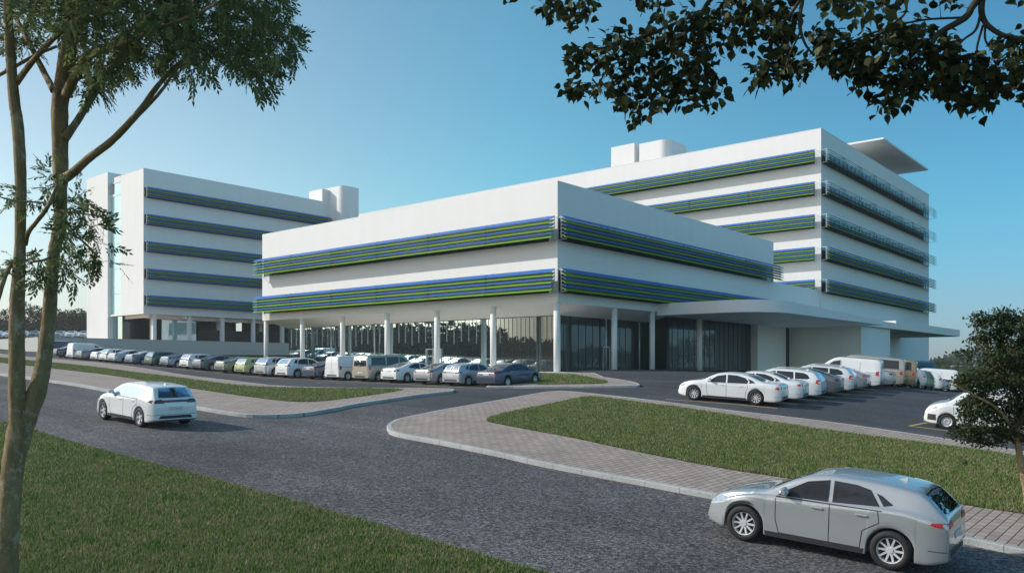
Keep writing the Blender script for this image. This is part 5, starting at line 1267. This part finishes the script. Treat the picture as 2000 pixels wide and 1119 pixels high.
sites = []
for poly, n, a, b in regs: sites += sample_sites(poly, max(3, int(n*.68)), a, b)
tws, dirs = grow(nodes, sites)
tws = [tuple(np.array(q)-np.array(o) for q in t) for t in tws]
# the rest of the crown above the trunk, outside the picture
hub = np.array(tb+Vector((-.6, .4, 8.2))); ups = blob_sites_(520, [(7.9, 4.3, 4.3, 1.9, .7), (8.6, 3.4, 3.3, 1.7, .7), (7.6, 3.9, 5.2, 1.6, .7), (9.2, 4.6, 3.9, 1.8, .7), (6.9, 4.4, 4.9, 1.1, .7)])
nd2 = [tuple(Vector(tk[3]).lerp(Vector(tk[4]), f_)) for f_ in (0, .3, .6, .8, 1)]; tw2, d2_ = grow(nd2, ups); tws += [tuple(np.array(q)-np.array(o) for q in t) for t in tw2]
sites = list(sites)+ups; dirs = np.vstack([dirs, d2_])
pos = np.repeat(np.array(sites), 3, 0)+rng.normal(0, .04, (len(sites)*3, 3)); dd = np.repeat(dirs, 3, 0)*.4+rng.normal(0, .8, (len(sites)*3, 3))
V, Fc, k = leaf_shapes('ovate', len(pos), pos-np.array(o), dd, .075, rng, 1.1)
twig_mesh('twigs', tws, .0035, M['twig'], tr)
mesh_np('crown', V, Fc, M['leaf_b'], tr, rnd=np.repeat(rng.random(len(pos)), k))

# --- generic small and far trees
def blob_sites(n, lobes):
    out = []; wts = np.array([l[3]**2 for l in lobes]); wts = wts/wts.sum()
    for i in rng.choice(len(lobes), n, p=wts):
        x, y, z, r_, fl = lobes[i]; d = rng.normal(0, 1, 3); d /= np.linalg.norm(d); rr_ = r_*rng.uniform(.35, 1)**.5; out.append(np.array([x+d[0]*rr_, y+d[1]*rr_, z+d[2]*rr_*fl]))
    return out
# young tree on the right-hand lawn
bx_, by_ = gp(1993, 985, T); tb = Vector((bx_+.15, by_, G(bx_, by_)+T)); dep = tb.y
tr = empty('young_tree', tuple(tb)); tag(tr, 'small dark bushy tree on the lawn at the right edge of the picture', 'tree')
def L3(u, v, dd=0): return px(u, v, dep+dd)-tb
m = MB(); c = catmull([(0, 0, -.2, .10), (.0, 0, .3, .085), (*L3(1990, 880), .075), (*L3(1985, 800), .065), (*L3(1978, 740, .1), .05), (*L3(1960, 680, .1), .03), (*L3(1945, 630, .1), .012)], 6)
m.tube([q[:3] for q in c], [q[3] for q in c], 10, jit=.05); m.build('trunk', M['bark'], tr, True)
lb = [[(1986, 840, 0, 10), (2010, 780, -.2, 8), (2040, 700, -.3, 6), (2060, 640, -.3, 3)], [(1980, 760, 0, 8), (1940, 720, .3, 6), (1925, 670, .3, 4), (1905, 640, .3, 3)], [(1988, 850, 0, 8), (1950, 800, -.4, 6), (1900, 770, -.6, 4), (1860, 750, -.7, 3)],
      [(1988, 870, 0, 7), (1960, 850, .4, 5), (1930, 840, .6, 4), (1870, 850, .7, 3)], [(1984, 820, 0, 8), (2050, 780, .4, 6), (2120, 740, .6, 4), (2180, 720, .7, 3)], [(1986, 860, 0, 7), (2060, 840, -.2, 5), (2140, 820, -.4, 3)]]
nodes = [tuple(q[:3]) for q in c[12:]]
for pl in lb:
    cc = catmull([(*L3(u, v, d), w_/2/F*dep) for u, v, d, w_ in pl], 5); m = MB(); m.tube([q[:3] for q in cc], [q[3] for q in cc], 7, jit=.05); m.build('limb', M['bark'], tr, True); nodes += [tuple(q[:3]) for q in cc]
def lobe(u, v, rpx, dd=0, fl=.8): p = L3(u, v, dd); return (p.x, p.y, p.z, rpx/F*dep, fl)
lobes = [lobe(1940, 640, 34), lobe(1912, 665, 24, .2), lobe(1990, 660, 42, -.2), lobe(2040, 660, 50), lobe(1970, 715, 45, .2), lobe(1912, 745, 34, -.3), lobe(1882, 750, 18, -.3, .6), lobe(1950, 775, 50, .2), lobe(1910, 800, 34, -.2), lobe(1985, 830, 45), lobe(1930, 850, 32, .3, .7), lobe(1885, 848, 24, .2, .6),
         lobe(2040, 800, 60, 0), lobe(2090, 730, 60, .2), lobe(2120, 810, 50, 0), lobe(2060, 870, 40, 0, .6), lobe(1958, 690, 30, -.4), lobe(1882, 695, 16, 0), lobe(1878, 900, 9, 0, .5), lobe(1915, 625, 18), lobe(1960, 620, 20), lobe(2010, 625, 34), lobe(2005, 745, 40, -.3), lobe(1890, 815, 20, 0)]
sites = blob_sites(1900, lobes); tws, dirs = grow(nodes, sites); twig_mesh('twigs', tws, .005, M['twig'], tr)
n = len(sites)*17; pos = np.repeat(np.array(sites), 17, 0)+rng.normal(0, .085, (n, 3))*np.array([1, 1, .55]); dd = rng.normal(0, 1, (n, 3))
V, Fc, k = leaf_shapes('small', n, pos, dd, .085, rng, .3); mesh_np('crown', V, Fc, M['leaf_c'], tr, rnd=rng.random(len(Fc))*.6+np.repeat(rng.random(len(sites)), 17)*.4)

def far_tree_proto(h, wd, nleaf, lsz, mat, seed, name='distant_tree'):
    rs = random.Random(seed); r_ = empty(name); m = MB()
    m.tube([(0, 0, -1), (rs.uniform(-.2, .2), 0, h*.3), (rs.uniform(-.4, .4), .2, h*.6)], [h*.03, h*.022, h*.01], 8, jit=.05)
    for i in range(5):
        a = rs.uniform(0, 6.28); m.tube([(0, 0, h*(.2+.06*i)), (math.cos(a)*wd*.25, math.sin(a)*wd*.25, h*(.4+.07*i)), (math.cos(a)*wd*.4, math.sin(a)*wd*.4, h*(.55+.07*i))], [h*.014, h*.009, h*.003], 5)
    m.build('trunk', M['bark'], r_, True)
    lobes = []
    for i in range(22):
        a = rs.uniform(0, 6.28); q = rs.random()**.6; z = h*rs.uniform(.28, .92); wr_ = wd*.5*math.sqrt(max(.05, 1-((z/h-.52)/.5)**2)); lobes.append((math.cos(a)*wr_*q, math.sin(a)*wr_*q, z, wd*rs.uniform(.11, .2), .75))
    s = np.array(blob_sites(nleaf, lobes)); dd = rng.normal(0, 1, (nleaf, 3)); V, Fc, k = leaf_shapes('small', nleaf, s, dd, lsz, rng, .2)
    mesh_np('crown', V, Fc, mat, r_, rnd=rng.random(len(Fc))); return r_
protoA = far_tree_proto(15, 13, 6000, .55, M['leaf_far'], 1); protoB = far_tree_proto(13, 15, 6000, .55, M['leaf_far'], 2); protoC = far_tree_proto(9, 9, 3500, .45, M['leaf_bright'], 3)
ords = ['first', 'second', 'third', 'fourth', 'fifth', 'sixth', 'seventh', 'eighth', 'ninth', 'tenth', 'eleventh', 'twelfth', 'thirteenth', 'fourteenth']
def put_tree(proto, first, x, y, z, sc_, rz, label, group):
    t = proto if first else copy_tree(proto); t.location = (x, y, z); t.scale = (sc_,)*3; t.rotation_euler = (0, 0, rz); tag(t, label, 'tree', group); return t
for i, (u, top, y) in enumerate([(-70, 605, 232), (-20, 618, 226), (22, 622, 222), (55, 598, 236), (85, 600, 228), (118, 612, 224), (146, 606, 234), (172, 610, 226), (205, 608, 236)]):
    x = (u-1000)/F*y; g_ = G(x, y); h_ = (HZ-top)/F*y-g_; pr = (protoA, protoB)[i % 2]
    put_tree(pr, i < 2, x, y, g_, h_/(15 if pr is protoA else 13)*1.02, i*1.3, 'dark distant tree behind the far left parking deck, %s from the left' % ords[i], 'dark trees behind the parking deck')
for i, (u, top, y) in enumerate([(1826, 704, 260), (1842, 703, 270), (1858, 706, 255), (1874, 705, 280), (1893, 707, 265), (1912, 706, 275), (1935, 706, 262), (1960, 705, 270), (1985, 706, 265), (2010, 705, 275)]):
    x = (u-1000)/F*y; g_ = G(x, y); h_ = max(3, (HZ-top)/F*y-g_)
    put_tree(protoC, i == 0, x, y, g_, h_/9, i*.9, 'low yellowish green tree beyond the right parking lot, %s from the left' % ords[i], 'yellowish green trees beyond the right lot')
# far wooded ridge: one mass of foliage on a low hill
n = 26000; th = rng.uniform(-.2, 1.75, n); rr_ = rng.uniform(640, 800, n); X = np.sin(th)*rr_; Y = np.cos(th)*rr_
crest = 10+np.clip((th-.7)*60, 0, 13)+5*np.sin(th*13+1)+3*np.sin(th*37)+2*np.sin(th*90); Z = -5+crest*rng.random(n)**.5
V, Fc, k = leaf_shapes('small', n, np.column_stack([X, Y, Z]), rng.normal(0, 1, (n, 3)), 4.0, rng, .2)
tag(mesh_np('far_wood', V, Fc, M['leaf_far'], rnd=rng.random(len(Fc))), 'dark blue green wooded ridge on the horizon at the right', 'woodland', kind='stuff')
# wood on the other side of the road (behind the viewer), seen in the glass of the building
n = 60000; bb_ = rng.uniform(-60, 300, n)
lump = np.interp(bb_, [-60, 60, 118, 126, 138, 148, 154, 160, 166, 172, 182, 300], [9, 9, 8, 9, 8.5, 10, 14.5, 15, 13, 10.5, 14.5, 16])+1.2*np.sin(bb_*.31+1)+.9*np.sin(bb_*.9)+.6*np.sin(bb_*2.3); tt_ = -48-rng.random(n)*16
pos = np.column_stack([-.763*bb_+.646*tt_, .646*bb_+.763*tt_, -4+lump*1.0*rng.random(n)**.8])
V, Fc, k = leaf_shapes('small', n, pos, rng.normal(0, 1, (n, 3)), 2.3, rng, .2)
tag(mesh_np('roadside_wood', V, Fc, M['leaf_far'], rnd=rng.random(len(Fc))), 'dark wood across the road mirrored in the glazed ground floor', 'woodland', kind='stuff')
# ================================================================= AIR
m, nt, bs = new_mat('thin_haze'); nt.nodes.remove(bs)
pv = nt.nodes.new('ShaderNodeVolumePrincipled'); pv.inputs['Color'].default_value = (0.93, 0.96, 1.0, 1); pv.inputs['Density'].default_value = 0.00030; pv.inputs['Anisotropy'].default_value = 0.35
nt.links.new(pv.outputs[0], nt.nodes['Material Output'].inputs['Volume'])
mb = MB(); mb.box(-900, 1100, -400, 1100, -12, 45)
tag(mb.build('haze', m), 'thin pale haze over the whole site', 'haze', kind='stuff')
